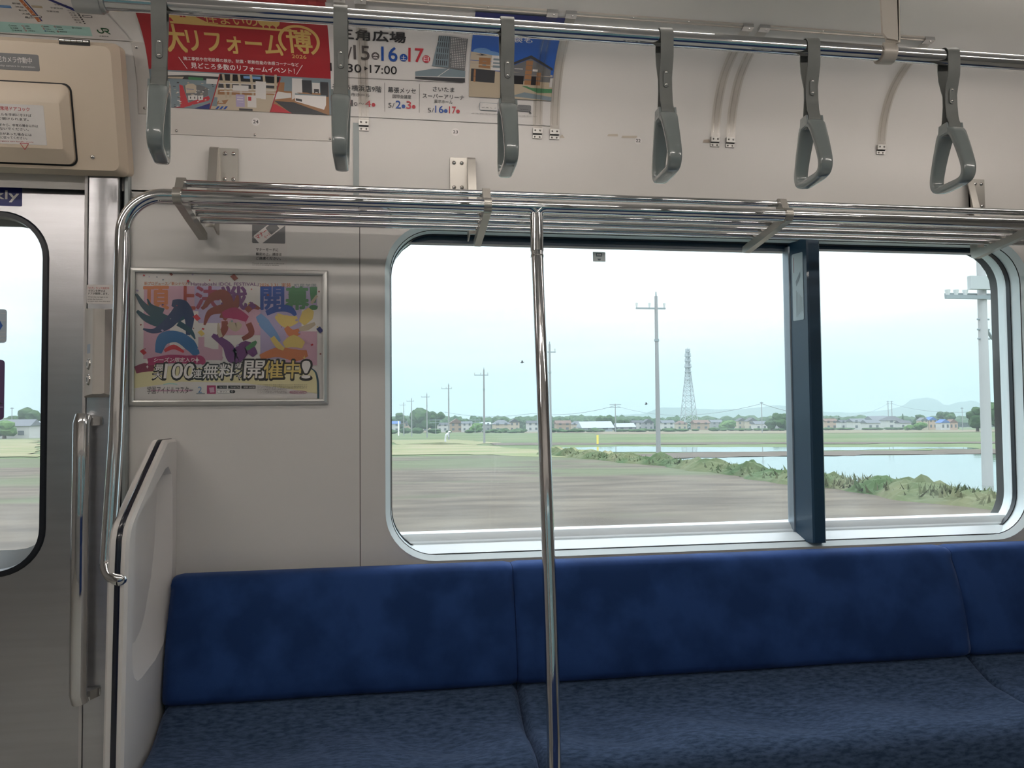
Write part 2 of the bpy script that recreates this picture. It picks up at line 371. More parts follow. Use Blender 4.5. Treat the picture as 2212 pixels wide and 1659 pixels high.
def ringmesh(mb, A, B, y):
    n = len(A); mb.mesh([(p[0], y, p[1]) for p in A]+[(p[0], y, p[1]) for p in B], [(i, (i+1) % n, n+(i+1) % n, n+i) for i in range(n)])
mb.k = 0; mb.slab(rrect(-.0095, 2.0935, .783, 1.7455, .129, 10), rrect(-.0072, 2.0900, .7855, 1.743, .1275, 10), (0, 2.338, 0), (1, 0, 0), (0, 0, 1), (0, 1, 0), h=.0, h0=0, cap=False)
mb.slab(rrect(-.0072, 2.0900, .7855, 1.743, .1275, 10), rrect(-.0072, 2.0900, .7855, 1.743, .1275, 10), (0, 2.338, 0), (1, 0, 0), (0, 0, 1), (0, 1, 0), h=.016, h0=0, cap=False)
mb.build('gasket', M_RUBBER, win)
mb = MB()
mb.prism([(1.283, 2.345), (1.302, 2.268), (1.307, 2.263), (1.342, 2.263), (1.347, 2.268), (1.352, 2.37), (1.290, 2.37)], .7795, 1.750, 'z')
mull = mb.build('mullion', M_MULL, win, smooth=20)
mb = MB(); mb.prism([(1.276, 2.357), (1.280, 2.340), (1.288, 2.338), (1.288, 2.37), (1.276, 2.37)], .7815, 1.735, 'z'); mb.build('pane_edge_strip', mat('edge_strip_grey', (.25, .29, .33), .35, .4), win, smooth=20)
for x0, x1, zt, nm in ((-.006, 1.285, 1.724, 'window_pane'), (1.35, 2.09, 1.736, 'window_pane')):
    mb = MB(); mb.slab(rrect(x0, x1, .83, zt, .02), rrect(x0, x1, .83, zt, .02), (0, 2.364, 0), (1, 0, 0), (0, 0, 1), (0, -1, 0), h=0); mb.build(nm, M_GLASS, win, smooth=0)
# ---- outer body shell beyond the panels so that no daylight slips in
mb = MB(); fl, tr = tess([[(XL, -.2), (XR, -.2), (XR, 2.5), (XL, 2.5)], rrect(-.012, 2.096, .781, 1.748, .13), rrect(-1.40, -.97, .815, 1.755, .11), rrect(-1.97, -1.53, .815, 1.755, .11)])
mb.mesh([(p, 2.43, q) for p, q in fl], tr); mb.box(XL, XR, YO, 2.43, 2.42, 2.46); mb.build('wall_outer_shell', M_ALU, smooth=0, kind='structure')

# ---- door_1: sliding leaves, door post, jamb strips
door = bpy.data.objects.new('door_1', None); COL.objects.link(door); door.location = (-1.19, 2.32, .0); door['kind'] = 'structure'
def leaf(x0, x1, wx0, wx1, parent):
    mb = MB(); H = rrect(wx0, wx1, .760, 1.772, .13, 10)
    fl, tr = tess([[(x0, .02), (x1, .02), (x1, 1.87), (x0, 1.87)], H]); mb.mesh([(p, 2.31, q) for p, q in fl], tr)
    lf = mb.build('door_leaf', M_STEEL, parent, smooth=0)
    mb = MB(); I = rrect(wx0+.019, wx1-.019, .779, 1.753, .112, 10); J = rrect(wx0+.004, wx1-.004, .764, 1.768, .127, 10)
    K = rrect(wx0+.016, wx1-.016, .776, 1.756, .115, 10)
    F = ((0, 2.31, 0), (1, 0, 0), (0, 0, 1), (0, -1, 0))
    mb.slab(H, J, *F, h=.004, h0=0, cap=False); mb.slab(J, K, *F, h=.004, h0=.004, cap=False); mb.slab(K, I, *F, h=-.02, h0=.004, cap=False)
    mb.build('window_rubber', M_RUBBER, parent)
    mb = MB(); mb.slab(I, I, (0, 2.325, 0), (1, 0, 0), (0, 0, 1), (0, -1, 0), h=0); mb.build('door_pane', M_DGLASS, parent, smooth=0)
leaf(-1.465, -.80, -1.40, -.953, door)
door2 = bpy.data.objects.new('door_2', None); COL.objects.link(door2); door2.location = (-1.8, 2.32, 0); door2['kind'] = 'structure'
leaf(-2.13, -1.47, -1.98, -1.52, door2)
mb = MB(); mb.prism([(-.834, 2.40), (-.834, 2.256), (-.829, 2.25), (-.758, 2.25), (-.754, 2.254), (-.754, 2.40)], 0, 1.873, 'z'); mb.build('trim_3', M_STEEL2 if False else M_STEEL, smooth=50, kind='structure')
mb = MB(); mb.box(-.8425, -.8345, 2.255, 2.40, 0, 1.868); mb.build('trim_4', mat('edge_rubber_grey', (.62, .60, .60), .5), smooth=0, kind='structure')
mb = MB(); mb.k = 0; mb.box(-.7535, -.745, 2.285, 2.40, 0, 1.87); mb.k = 1; mb.prism([(-.7445, 2.40), (-.7445, 2.268), (-.741, 2.264), (-.733, 2.264), (-.7295, 2.268), (-.7295, 2.40)], 0, 1.872, 'z')
mb.build('trim_5', [M_RUBBER, mat('jamb_strip', (.34, .37, .37), .4, .3)], smooth=40, kind='structure')

# ================================================================== LIGHTING FIXTURES (fluorescent tubes in the ceiling)
def lamp(x0, x1, y, label, far=0):
    t = thing('ceiling_light', label, 'ceiling light', ((x0+x1)/2, y, 2.33), 'fluorescent ceiling lights')
    mb = MB(); mb.prism([(y-.05, 2.333), (y-.035, 2.300), (y+.035, 2.300), (y+.05, 2.333)], x0-.04, x1+.04); mb.build('lamp_housing', M_WHITE, t)
    mb = MB(); mb.tube([(x0, y, 2.272), (x1, y, 2.272)], .0155, 14); mb.build('fluorescent_tube', mat('tube_glow_dimmed', (.9, .9, .9), .4, emit=((1.0, .93, .86), TUBE*.85)) if not far else mat('tube_glow', (.9, .9, .9), .4, emit=((1.0, .93, .86), TUBE*1.45)), t)  # same tubes; near row set dimmer, far row brighter, to balance the wall light
    mb = MB(); mb.box(x0-.02, x0, y-.012, y+.012, 2.255, 2.302); mb.build('lamp_socket', M_WHITE, t, smooth=0)
    mb = MB(); mb.box(x1, x1+.02, y-.012, y+.012, 2.255, 2.302); mb.build('lamp_socket', M_WHITE, t, smooth=0)
lamp(-.40, .78, 1.60, 'fluorescent ceiling light above the hand rail, middle of the near row')
lamp(1.34, 2.52, 1.60, 'fluorescent ceiling light above the right end of the hand rail')
lamp(-2.15, -.97, 1.60, 'fluorescent ceiling light above the doorway')
lamp(-.45, .73, .33, 'fluorescent ceiling light in the far row over the opposite seats, left one', 1)
lamp(1.22, 2.40, .33, 'fluorescent ceiling light in the far row over the opposite seats, right one', 1)
lamp(-2.2, -1.02, .33, 'fluorescent ceiling light in the far row by the opposite door', 1)

# ================================================================== SEATS
def cushion(x0, x1):
    nx = max(24, int((x1-x0)/.016)); seat = .4655
    K = [(2.160, .425, 0), (2.156, .443, 0), (2.146, .449, .1), (2.120, .444, .3), (2.085, .424, .6), (2.050, .405, 1), (2.010, .391, 1), (1.960, .384, 1), (1.910, .383, 1), (1.865, .386, 1), (1.830, .386, .9), (1.803, .378, .6), (1.782, .362, .3), (1.769, .338, .1), (1.763, .30, 0), (1.765, .26, 0), (1.785, .235, 0)]
    prof = []
    for a in range(len(K)-1):
        p0, p1, p2, p3 = K[max(a-1, 0)], K[a], K[a+1], K[min(a+2, len(K)-1)]
        for k in range(3):
            t = k/3; prof.append(tuple(.5*(2*p1[c]+(p2[c]-p0[c])*t+(2*p0[c]-5*p1[c]+4*p2[c]-p3[c])*t*t+(3*p1[c]-p0[c]-3*p2[c]+p3[c])*t**3) for c in range(3)))
    prof.append(K[-1]); n = len(prof); v = []; f = []
    for i in range(nx+1):
        u = i/nx; ed = min(i, nx-i)/nx*(x1-x0); drop = .013*max(0, 1-ed/.022)**2+(.010 if ed < .0001 else 0); x = x0+(x1-x0)*u; ph = ((x+.60) % seat)/seat
        for (y, z, w) in prof:
            hump = w*(.0085*math.cos(2*math.pi*ph)*math.exp(-((y-1.90)/.09)**2)+.004*math.sin(2*math.pi*ph*1.0+2.2*math.sin(x*2.1)+(y-1.9)*26)*math.exp(-((y-1.95)/.1)**2)+.0016*math.sin(x*23+y*31)*math.sin(y*40+x*7))
            v.append((x, y+(drop*.5 if w < .5 and y < 1.8 else 0), z+hump-(drop if y < 2.15 else 0)))
    for i in range(nx):
        for k in range(n-1): f.append((i*n+k, i*n+k+1, (i+1)*n+k+1, (i+1)*n+k))
    f.append(tuple(range(n))); f.append(tuple(range(nx*n, nx*n+n)))
    return MB().mesh(v, f)
def backrest(x0, x1):
    prof = [(2.262, .446), (2.15, .446), (2.128, .448), (2.117, .456), (2.113, .470), (2.118, .50), (2.130, .56), (2.148, .63), (2.168, .69), (2.186, .732), (2.193, .748), (2.203, .758), (2.218, .763), (2.245, .7635), (2.262, .762)]
    nx = max(20, int((x1-x0)/.02)); n = len(prof); v = []; f = []
    for i in range(nx+1):
        x = x0+(x1-x0)*i/nx; ed = min(i, nx-i)/nx*(x1-x0); push = .012*max(0, 1-ed/.02)**2
        for (y, z) in prof:
            w = 1 if y < 2.19 else .3
            v.append((x, y+push*w+.0015*w*math.sin(x*13+z*22), z-push*.4*(1 if z > .7 else 0)))
    for i in range(nx):
        for k in range(n-1): f.append((i*n+k, i*n+k+1, (i+1)*n+k+1, (i+1)*n+k))
    f.append(tuple(range(n))); f.append(tuple(range(nx*n, nx*n+n)))
    return MB().mesh(v, f)
SPANS = [(-.594, .334, 'two-seat', 'beside the white end partition'), (.336, 1.729, 'three-seat', 'in the middle, right of the vertical pole'), (1.731, 2.66, 'two-seat', 'at the right edge of the photo')]
for x0, x1, nn, wh in SPANS:
    tag(backrest(x0, x1).build('backrest_cushion', M_BACK, smooth=60), 'dark blue mottled %s backrest cushion %s' % (nn, wh), 'backrest', 'blue bench backrests')
    tag(cushion(x0, x1).build('seat_cushion', M_SEAT, smooth=60), 'dark blue striped-weave %s seat cushion %s' % (nn, wh), 'seat cushion', 'blue bench seat cushions')
t = thing('bench_base', 'grey steel heater box carrying the blue bench seats', 'seat base', (1.0, 2.0, 0))
mb = MB(); mb.prism([(1.86, .02), (1.85, .225), (2.262, .235), (2.262, .02)], -.597, 2.66); mb.build('heater_box', M_ALU, t, smooth=0)
mb = MB(); mb.prism([(1.80, .226), (1.80, .234), (2.10, .234), (2.10, .226)], -.597, 2.66); mb.build('seat_frame', M_STEEL2, t, smooth=0)
tag(MB().prism([(YO+.01, .02), (-.02, .02), (-.02, .40), (-.06, .44), (YO+.14, .43), (YO+.05, .78), (YO+.01, .78)], -.597, 2.66).build('opposite_bench', M_OPPSEAT, smooth=0), 'blue bench seat along the opposite wall behind the viewer', 'bench')

# ================================================================== END PARTITION
part = thing('seat_end_partition', 'white moulded seat end partition with a black edge strip beside the door', 'partition', (-.622, 2.07, .12))
OUT = [(2.278, 1.133), (2.195, 1.133), (2.182, 1.131), (2.170, 1.124), (2.057, 1.053), (1.964, .993), (1.912, .957), (1.893, .938), (1.882, .913), (1.876, .86), (1.873, .80), (1.868, .686), (1.862, .53), (1.857, .40), (1.855, .12), (2.278, .12)]
def inset_poly(P, d):
    n = len(P); o = []
    for i in range(n):
        a, b, c = Vector(P[i-1]), Vector(P[i]), Vector(P[(i+1) % n]); e1 = (b-a).normalized(); e2 = (c-b).normalized()
        n1 = Vector((e1.y, -e1.x)); n2 = Vector((e2.y, -e2.x)); k = (n1+n2); k = k/(max(.3, k.length_squared/2)); o.append(tuple(b-k*d))
    return o
# orientation test so that inset really goes inwards
_ar = sum(OUT[i-1][0]*OUT[i][1]-OUT[i][0]*OUT[i-1][1] for i in range(len(OUT)))
if _ar < 0: OUT = OUT[::-1]
INN = inset_poly(OUT, .007)
REC = [(2.192, 1.062), (2.165, 1.058), (1.953, .962), (1.934, .935), (1.926, .894), (1.922, .766), (1.913, .653), (1.917, .612), (1.930, .588), (1.953, .573), (1.985, .571), (2.090, .580), (2.155, .600), (2.195, .645), (2.227, .736), (2.238, .836), (2.231, 1.000), (2.222, 1.040)]
FLR = [(2.188, 1.055), (2.168, 1.050), (1.958, .955), (1.940, .93), (1.933, .894), (1.929, .766), (1.927, .700), (1.928, .672), (1.935, .660), (1.955, .650), (1.985, .640), (2.045, .642), (2.085, .660), (2.115, .690), (2.165, .775), (2.190, .850), (2.208, .98), (2.205, 1.035)]
mb = MB(); XI, XO = -.601, -.645; n = len(OUT)
def ring_x(A, xa, B, xb):
    k = len(A); mb.mesh([(xa, p[0], p[1]) for p in A]+[(xb, p[0], p[1]) for p in B], [(i, (i+1) % k, k+(i+1) % k, k+i) for i in range(k)])
ring_x(OUT, XI-.006, OUT, XO+.006); ring_x(OUT, XI-.006, INN, XI); ring_x(OUT, XO+.006, INN, XO)
fl, tr = tess([INN, REC]); mb.mesh([(XI, a, b) for a, b in fl], tr)
fl, tr = tess([INN]); mb.mesh([(XO, a, b) for a, b in fl], tr)
ring_x(REC, XI, FLR, XI-.034); fl, tr = tess([FLR]); mb.mesh([(XI-.034, a, b) for a, b in fl], tr)
mb.build('partition_panel', M_WHITE, part, smooth=24)
ed = [p for p in OUT if p[0] < 2.25 and p[1] > .13]
if ed[0][1] < ed[-1][1]: ed = ed[::-1]
ed = [(2.278, 1.133)]+ed+[(1.855, .12)]
mb = MB(); mb.tube([(-.622, a-.0006 if a < 2.15 else a, b+.0006) for a, b in ed], .0016, 12, True, ry=.0062, upv=(0, -1, 1)); mb.build('edge_strip', M_TRIMB, part, smooth=60)

# ================================================================== LUGGAGE RACK
rack = thing('luggage_rack', 'polished steel tube luggage rack on silver arms above the window', 'luggage rack', (.8, 2.28, 1.72))
path = [(3.04, 2.0, 1.745), (.5, 2.0, 1.745), (-.56, 2.0, 1.745)]
RB = .098
for k in range(1, 13):
    t = R(90*k/12); path.append((-.56-RB*math.sin(t), 2.0-.004*k/12, 1.745-RB+RB*math.cos(t)))
ex, ez = path[-1][0], path[-1][2]
path += [(-.6575, 1.985, 1.45), (-.6555, 1.958, 1.15), (-.6535, 1.920, .95), (-.6530, 1.906, .872)]
for k in range(1, 11):
    t = R(78*k/10); path.append((-.653+.036*(1-math.cos(t)), 1.906-.022*k/10, .866-.038*math.sin(t)))
path.append((-.6165, 1.882, .8265))
mb = MB(); mb.tube(path, .0170, 24); mb.dome((-.6175, 1.882, .8265), (1, -.1, 0), .017, .015, 16); mb.build('front_rail', M_CHROME, rack, smooth=60)
mb = MB(); mb.tube([(-.532, 2.033, 1.7865), (3.04, 2.033, 1.7865)], .0095, 16); mb.build('upper_rail', M_CHROME, rack)
for y, z in ((2.084, 1.743), (2.134, 1.737), (2.184, 1.731)):
    mb = MB(); mb.tube([(-.520, y, z), (3.04, y, z)], .0088, 14); mb.build('shelf_tube', M_CHROME, rack)
def arm(x, w=.010):
    a = thing
    mb = MB(); C0 = (2.0, 1.745); r1 = .0215
    P = []
    for k in range(0, 13):            # clamp collar round the front rail, then the hook that carries the upper rail
        t = R(-75-200*k/12); P.append((C0[0]+r1*math.cos(t), C0[1]+r1*math.sin(t)))
    P += [(2.018, 1.797), (2.030, 1.801), (2.043, 1.797), (2.047, 1.786), (2.040, 1.772), (2.052, 1.742), (2.10, 1.732), (2.235, 1.716), (2.258, 1.712), (2.262, 1.695), (2.247, 1.690), (2.10, 1.710), (2.022, 1.722)]
    mb.prism(P, x-w, x+w); return mb.build('rack_arm', M_BRK, rack, smooth=30)
for x in (-.530, .245, 1.092, 1.893, 2.75): arm(x)
def wall_bracket(x, side):
    """plate with four screws on the wall, gusset web and front flange; side=+1: plate to the right of the web"""
    mb = MB(); s_ = side; w0 = x
    xs = lambda u: x+s_*u
    mb.box(min(xs(0), xs(.055)), max(xs(0), xs(.055)), 2.272, 2.2795, 1.862 if side else 1.86, 1.962)
    P = [(2.279, 1.962), (2.266, 1.962), (2.258, 1.955), (2.236, 1.86), (2.222, 1.76), (2.222, 1.722), (2.262, 1.712), (2.279, 1.712)]
    mb.prism(P, min(xs(0), xs(.004)), max(xs(0), xs(.004)))
    F = [(2.266, 1.962), (2.258, 1.955), (2.236, 1.86), (2.222, 1.76), (2.222, 1.722), (2.226, 1.722), (2.226, 1.76), (2.240, 1.86), (2.262, 1.955), (2.27, 1.962)]
    mb.prism(F, min(xs(0), xs(-.020)), max(xs(0), xs(-.020)))
    b = mb.build('wall_bracket', M_BRK, rack, smooth=25)
    for u in (.020, .043):
        for z in (1.946, 1.872):
            mb = MB(); mb.dome((xs(u), 2.272, z), (0, -1, 0), .0062, .0042); mb.k = 1; c = (xs(u), 2.2677, z)
            mb.box(c[0]-.0022, c[0]+.0022, c[1]-.0003, c[1]+.001, c[2]-.0005, c[2]+.0005); mb.box(c[0]-.0005, c[0]+.0005, c[1]-.0003, c[1]+.001, c[2]-.0022, c[2]+.0022)
            mb.build('screw', [M_SCREW, M_DARK], b, smooth=50)
wall_bracket(-.496, 1); wall_bracket(.222, -1); wall_bracket(1.895, 1); wall_bracket(2.75, 1)

# vertical pole from the rack down to the seat front
pole = thing('stanchion_pole', 'polished vertical grab pole in front of the blue bench', 'pole', (.379, 1.84, .28))
mb = MB(); mb.tube([(.377, 2.0, 1.728), (.377, 1.9995, 1.628)], .0176, 24); mb.tube([(.355, 2.0, 1.7435), (.366, 2.0, 1.742), (.377, 2.0, 1.728), (.388, 2.0, 1.742), (.399, 2.0, 1.7435)], .0165, 16, False); mb.build('tee_joint', M_CHROME, pole, smooth=60)
mb = MB(); mb.tube([(.377, 1.9995, 1.628), (.3745, 1.925, 1.25), (.3650, 1.803, .68), (.3590, 1.755, .45), (.3545, 1.730, .335), (.352, 1.71, .02)], .0163, 24); mb.tube([(.377, 1.998, 1.617), (.377, 1.998, 1.611)], .0178, 24); mb.build('pole_tube', M_CHROME, pole, smooth=60)

# ================================================================== HAND RAIL, ITS BRACKETS, HAND STRAPS
hr = thing('hand_rail', 'long polished overhead rail carrying the grey hand straps', 'hand rail', (.8, 1.53, 1.986))
mb = MB(); mb.tube([(-.56, 1.53, 1.986), (3.2, 1.53, 1.986)], .0168, 28); mb.build('rail_tube', M_CHROME, hr, smooth=60)
mb = MB(); mb.tube([(-.592, 1.53, 1.986), (-.545, 1.53, 1.986)], .0245, 24); mb.tube([(-.545, 1.53, 1.986), (-.538, 1.53, 1.986)], .021, 24)
mb.prism([(1.508, 1.986), (1.512, 2.10), (1.49, 2.335), (1.58, 2.335), (1.552, 2.10), (1.552, 1.986)], -.586, -.566)
mb.build('end_bracket', M_ALU, hr, smooth=40)
def hanger(x):
    mb = MB(); P = []
    for k in range(0, 15): t = R(60-290*k/14); P.append((1.53+.0225*math.cos(t), 1.986+.0225*math.sin(t)))
    I = []
    for k in range(14, -1, -1): t = R(60-290*k/14); I.append((1.53+.0175*math.cos(t), 1.986+.0175*math.sin(t)))
    n = len(P)
    for xa, xb in ((x-.016, x+.016),):
        v = [(xa, a, b) for a, b in P]+[(xa, a, b) for a, b in I[::-1]]+[(xb, a, b) for a, b in P]+[(xb, a, b) for a, b in I[::-1]]; f = []
        for i in range(n-1):
            f += [(i, i+1, n+i+1, n+i), (2*n+i, 2*n+i+1, 3*n+i+1, 3*n+i), (i, i+1, 2*n+i+1, 2*n+i), (n+i, n+i+1, 3*n+i+1, 3*n+i)]
        mb.mesh(v, f)
    # tapered drop plate with a folded edge flange
    mb.prism([(x-.030, 2.335), (x+.020, 2.335), (x+.016, 2.005), (x-.012, 2.008), (x-.022, 2.02)], 1.505, 1.511, 'y')
    mb.prism([(1.505, 2.335), (1.575, 2.335), (1.548, 2.01), (1.505, 2.0)], x+.014, x+.020)
    mb.build('ceiling_hanger', mat('hanger_cream', (.55, .50, .44), .35, .15), hr, smooth=40)
hanger(1.078); hanger(2.75)

def sweep_loop(mb, C, T, Wd, n=14):
    """closed loop in the YZ plane: centre line C, radial thickness T, width Wd along x"""
    N_ = len(C); rings = []
    cen = Vector((sum(c[0] for c in C)/N_, sum(c[1] for c in C)/N_))
    for i in range(N_):
        a, b = Vector(C[i-1]), Vector(C[(i+1) % N_]); d = (b-a).normalized(); nn = Vector((d.y, -d.x))
        if nn.dot(Vector(C[i])-cen) < 0: nn = -nn
        ring = []
        for k in range(n):
            t = 2*math.pi*k/n; ct, st = math.cos(t), math.sin(t)
            u = math.copysign(abs(ct)**.55, ct)*T[i]/2; w = math.copysign(abs(st)**.55, st)*Wd[i]/2
            q = Vector(C[i])+nn*u; ring.append((w, q.x, q.y))
        rings.append(ring)
    v = [p for r in rings for p in r]; f = []
    for i in range(N_):
        j = (i+1) % N_
        for k in range(n): f.append((i*n+k, i*n+(k+1) % n, j*n+(k+1) % n, j*n+k))
    mb.mesh(v, f)
def smooth_closed(P, sub=5):
    o = []; n = len(P)
    for i in range(n):
        p0, p1, p2, p3 = P[i-1], P[i], P[(i+1) % n], P[(i+2) % n]
        for k in range(sub):
            t = k/sub; o.append(tuple(.5*(2*p1[c]+(p2[c]-p0[c])*t+(2*p0[c]-5*p1[c]+4*p2[c]-p3[c])*t*t+(3*p1[c]-p0[c]-3*p2[c]+p3[c])*t**3) for c in range(len(p1))))
    return o
def make_strap():
    r = thing('hand_strap', '', 'hand strap', (0, 1.53, 1.69), 'grey hand straps on the overhead rail')
    # handle: (y, z, thickness, width)
    H = [(1.53, 1.8185, .020, .038), (1.549, 1.812, .018, .037), (1.562, 1.790, .016, .034), (1.577, 1.755, .016, .031), (1.587, 1.722, .017, .029), (1.583, 1.704, .017, .028), (1.567, 1.6965, .016, .027),
         (1.53, 1.696, .0165, .027), (1.493, 1.6965, .016, .027), (1.477, 1.704, .017, .028), (1.473, 1.722, .017, .029), (1.483, 1.755, .016, .031), (1.498, 1.790, .016, .034), (1.511, 1.812, .018, .037)]
    H = smooth_closed(H, 5)
    mb = MB(); sweep_loop(mb, [(a, b) for a, b, c, d in H], [c for a, b, c, d in H], [d for a, b, c, d in H], 18)
    for sx_ in (-1, 1):   # ears beside the strap slot
        mb.prism([(1.512, 1.812), (1.516, 1.834), (1.544, 1.834), (1.548, 1.812)], sx_*.0145, sx_*.0188)
    mb.build('handle', M_HANDLE, r, smooth=60)
    # vinyl strap looped over the rail and through the handle
    P = []
    for k in range(0, 17): t = R(-20+220*k/16); P.append((1.53+.0192*math.cos(t), 1.986+.0192*math.sin(t)))
    P += [(1.5115, 1.965), (1.514, 1.94), (1.5225, 1.915), (1.5265, 1.90), (1.5265, 1.875), (1.522, 1.85), (1.5165, 1.830), (1.5165, 1.817), (1.523, 1.8105), (1.53, 1.8095), (1.537, 1.8105), (1.5435, 1.817), (1.5435, 1.830), (1.539, 1.85), (1.5335, 1.875), (1.5335, 1.90), (1.539, 1.915), (1.5465, 1.94), (1.549, 1.965)]
    mb = MB(); cen = Vector((1.53, 1.90)); n = len(P); v = []; f = []; hw = .0136
    for i in range(n):
        a, b = Vector(P[i-1]), Vector(P[(i+1) % n]); d = (b-a).normalized(); nn = Vector((d.y, -d.x))
        if nn.dot(Vector(P[i])-cen) < 0 and abs(nn.y) < .6: nn = -nn
        if abs(nn.y) >= .6 and nn.y*(P[i][1]-cen.y) < 0: nn = -nn
        o_ = Vector(P[i])+nn*.0022; v += [(-hw, P[i][0], P[i][1]), (hw, P[i][0], P[i][1]), (hw, o_.x, o_.y), (-hw, o_.x, o_.y)]
    for i in range(n):
        j = (i+1) % n
        for k in range(4): f.append((i*4+k, i*4+(k+1) % 4, j*4+(k+1) % 4, j*4+k))
    mb.mesh(v, f); st = mb.build('strap', M_STRAP, r, smooth=45)
    mb = MB(); o1 = rrect(-.0065, .0065, -.0185, .0185, .0064, 5); o2 = rrect(-.0058, .0058, -.0178, .0178, .0057, 5)
    mb.slab(o1, o2, (0, 1.5245, 1.897), (1, 0, 0), (0, -.08, 1), (0, -1, -.08), h=.0042); mb.build('buckle_plate', M_STRAP, st, smooth=40)
    for z in (1.9095, 1.8845):
        mb = MB(); mb.dome((0, 1.5208-(.001 if z > 1.9 else -.001), z), (0, -1, 0), .0037, .0022, 10); mb.build('rivet', M_SCREW, st, smooth=50)
    return r
s0 = make_strap()
SL = ['grey hand strap at the left end, in front of the red poster', 'grey hand strap seen edge-on left of the white venue list', 'grey hand strap in front of the house picture', 'grey hand strap with triangular handle just right of the number 22 disc',
      'grey hand strap left of the ceiling hanger, over the wide window', 'rightmost grey hand strap with the widest open triangular handle']
for i, x in enumerate((-.441, -.102, .230, .567, .898, 1.233)):
    o = s0 if i == 0 else dup(s0, (0, 0, 0)); o['label'] = SL[i]; o.location.x = x
    o.rotation_euler.z = R((9, 1, -1, -3, -4.5, -6)[i])

# ================================================================== DOOR SIDE DETAILS
bar = thing('door_grab_bar', 'polished upright grab bar beside the train door', 'grab bar', (-.825, 2.2, .45))
BP = [(-.820, 2.205, 1.200), (-.8215, 2.195, 1.18), (-.8215, 2.192, .9), (-.8215, 2.192, .47), (-.819, 2.2, .448)]
mb = MB(); mb.tube(BP, .0215, 24, True, ry=.016, upv=(1, 0, 0)); mb.build('bar_tube', M_CHROME, bar, smooth=50)
for z, d in ((1.186, 1), (.458, -1)):
    mb = MB(); mb.prism([(-.836, 2.215), (-.800, 2.215), (-.786, 2.246), (-.836, 2.246)], z-.012, z+.012, 'z')
    o1 = rrect(-.818, -.785, z-.011, z+.011, .005, 4); mb.slab(o1, o1, (0, 2.249, 0), (1, 0, 0), (0, 0, 1), (0, -1, 0), h=.005); a = mb.build('mounting_tab', M_STEEL2, bar, smooth=35)
    for x in (-.808, -.794):
        mb = MB(); mb.dome((x, 2.2445, z+.001), (0, -1, 0), .0045, .003); mb.build('screw', M_SCREW, a, smooth=50)

bb = thing('door_button_box', 'light grey door button box with two round buttons on the door post', 'door control', (-.80, 2.25, 1.25))
z0, z1 = 1.250, 1.494; zz0, zz1 = 1.262, 1.484
A = [(-.836, z0), (-.756, z0), (-.756, z1), (-.836, z1)]
mb = MB(); v = [(-.836, 2.25, z0), (-.832, 2.243, z0+.004), (-.795, 2.192, zz0-.004), (-.789, 2.189, zz0-.004), (-.772, 2.189, zz0-.004), (-.765, 2.192, zz0-.002), (-.757, 2.235, z0+.002), (-.756, 2.25, z0)]
w = [(a, b, (z1+z0)-c) for a, b, c in v]; n = len(v)
mb.mesh(v+w, [(i, i+1, n+i+1, n+i) for i in range(n-1)]+[tuple(range(n))[::-1], tuple(range(n, 2*n))])
mb.build('box_body', M_BTN, bb, smooth=25)
bn = Vector((-.051, -.037, 0)).normalized(); bu = Vector((.037, -.051, 0)).normalized(); bo = Vector((-.832, 2.243, 0))
bfn = lambda u, v, off: bo+bu*u+Vector((0, 0, v))+bn*off
for z, ch in ((1.339, '開'), (1.297, '閉')):
    c = bfn(.0315, z, .0)
    mb = MB(); cir = [(.0155*math.cos(2*math.pi*k/24), .0155*math.sin(2*math.pi*k/24)) for k in range(24)]; ci2 = [(a*.86, b*.86) for a, b in cir]
    mb.slab(cir, ci2, c, bu, (0, 0, 1), bn, h=.0025); bt = mb.build('button_bezel', M_SCREW, bb, smooth=30)
    mb = MB(); mb.slab([(a*.72, b*.72) for a, b in cir], [(a*.66, b*.66) for a, b in cir], c, bu, (0, 0, 1), bn, h=.0042, h0=.002); mb.build('button', M_WHITE, bt, smooth=30)
    sh = Sheet(lambda u, v, off, c=c: c+bu*u+Vector((0, 0, v))+bn*(off+.0043)); sh.text(ch, P_MIDG, -.005, .005, -.0055, .0055, .03); sh.build('button_lettering', bt)
sh = Sheet(bfn); sh.rect(.018, .045, 1.368, 1.393, mat('indicator_window', (.45, .50, .60), .25)); sh.build('indicator_panel', bb)

# generic thin sticker on a vertical plane
def sticker(name, label, cat, x0, x1, z0, z1, y, m, r=.004, th=.0006, group=None, face=-1):
    o1 = rrect(x0, x1, z0, z1, r, 5); mb = MB(); mb.slab(o1, o1, (0, y, 0), (1, 0, 0), (0, 0, 1), (0, face, 0), h=th)
    return tag(mb.build(name, m, smooth=0), label, cat, group)
def zsheet(y, face=-1): return Sheet(lambda u, v, off: Vector((u, y+face*off, v)), .0005)
s = sticker('door_notice_sticker', 'small white notice sticker above the door button box', 'sticker', -.832, -.765, 1.507, 1.560, 2.2498, P_PAPER)
sh = zsheet(2.2492); sh.text('「ドア」ランプ点灯中', P_CRIM, -.829, -.775, 1.547, 1.5535, .02); sh.text('ボタンを押せば', P_BLACK, -.828, -.785, 1.5395, 1.546, .02)
sh.text('ドアが開閉します。', P_BLACK, -.828, -.776, 1.532, 1.5385, .02)
for k, q in enumerate(('When the red light is on', 'press the buttons', 'to open and close the door')): sh.text(q, P_BLACK, -.829, (-.778, -.792, -.771)[k], 1.5235-k*.0058, 1.527-k*.0058, .015)
sh.build('lettering', s)

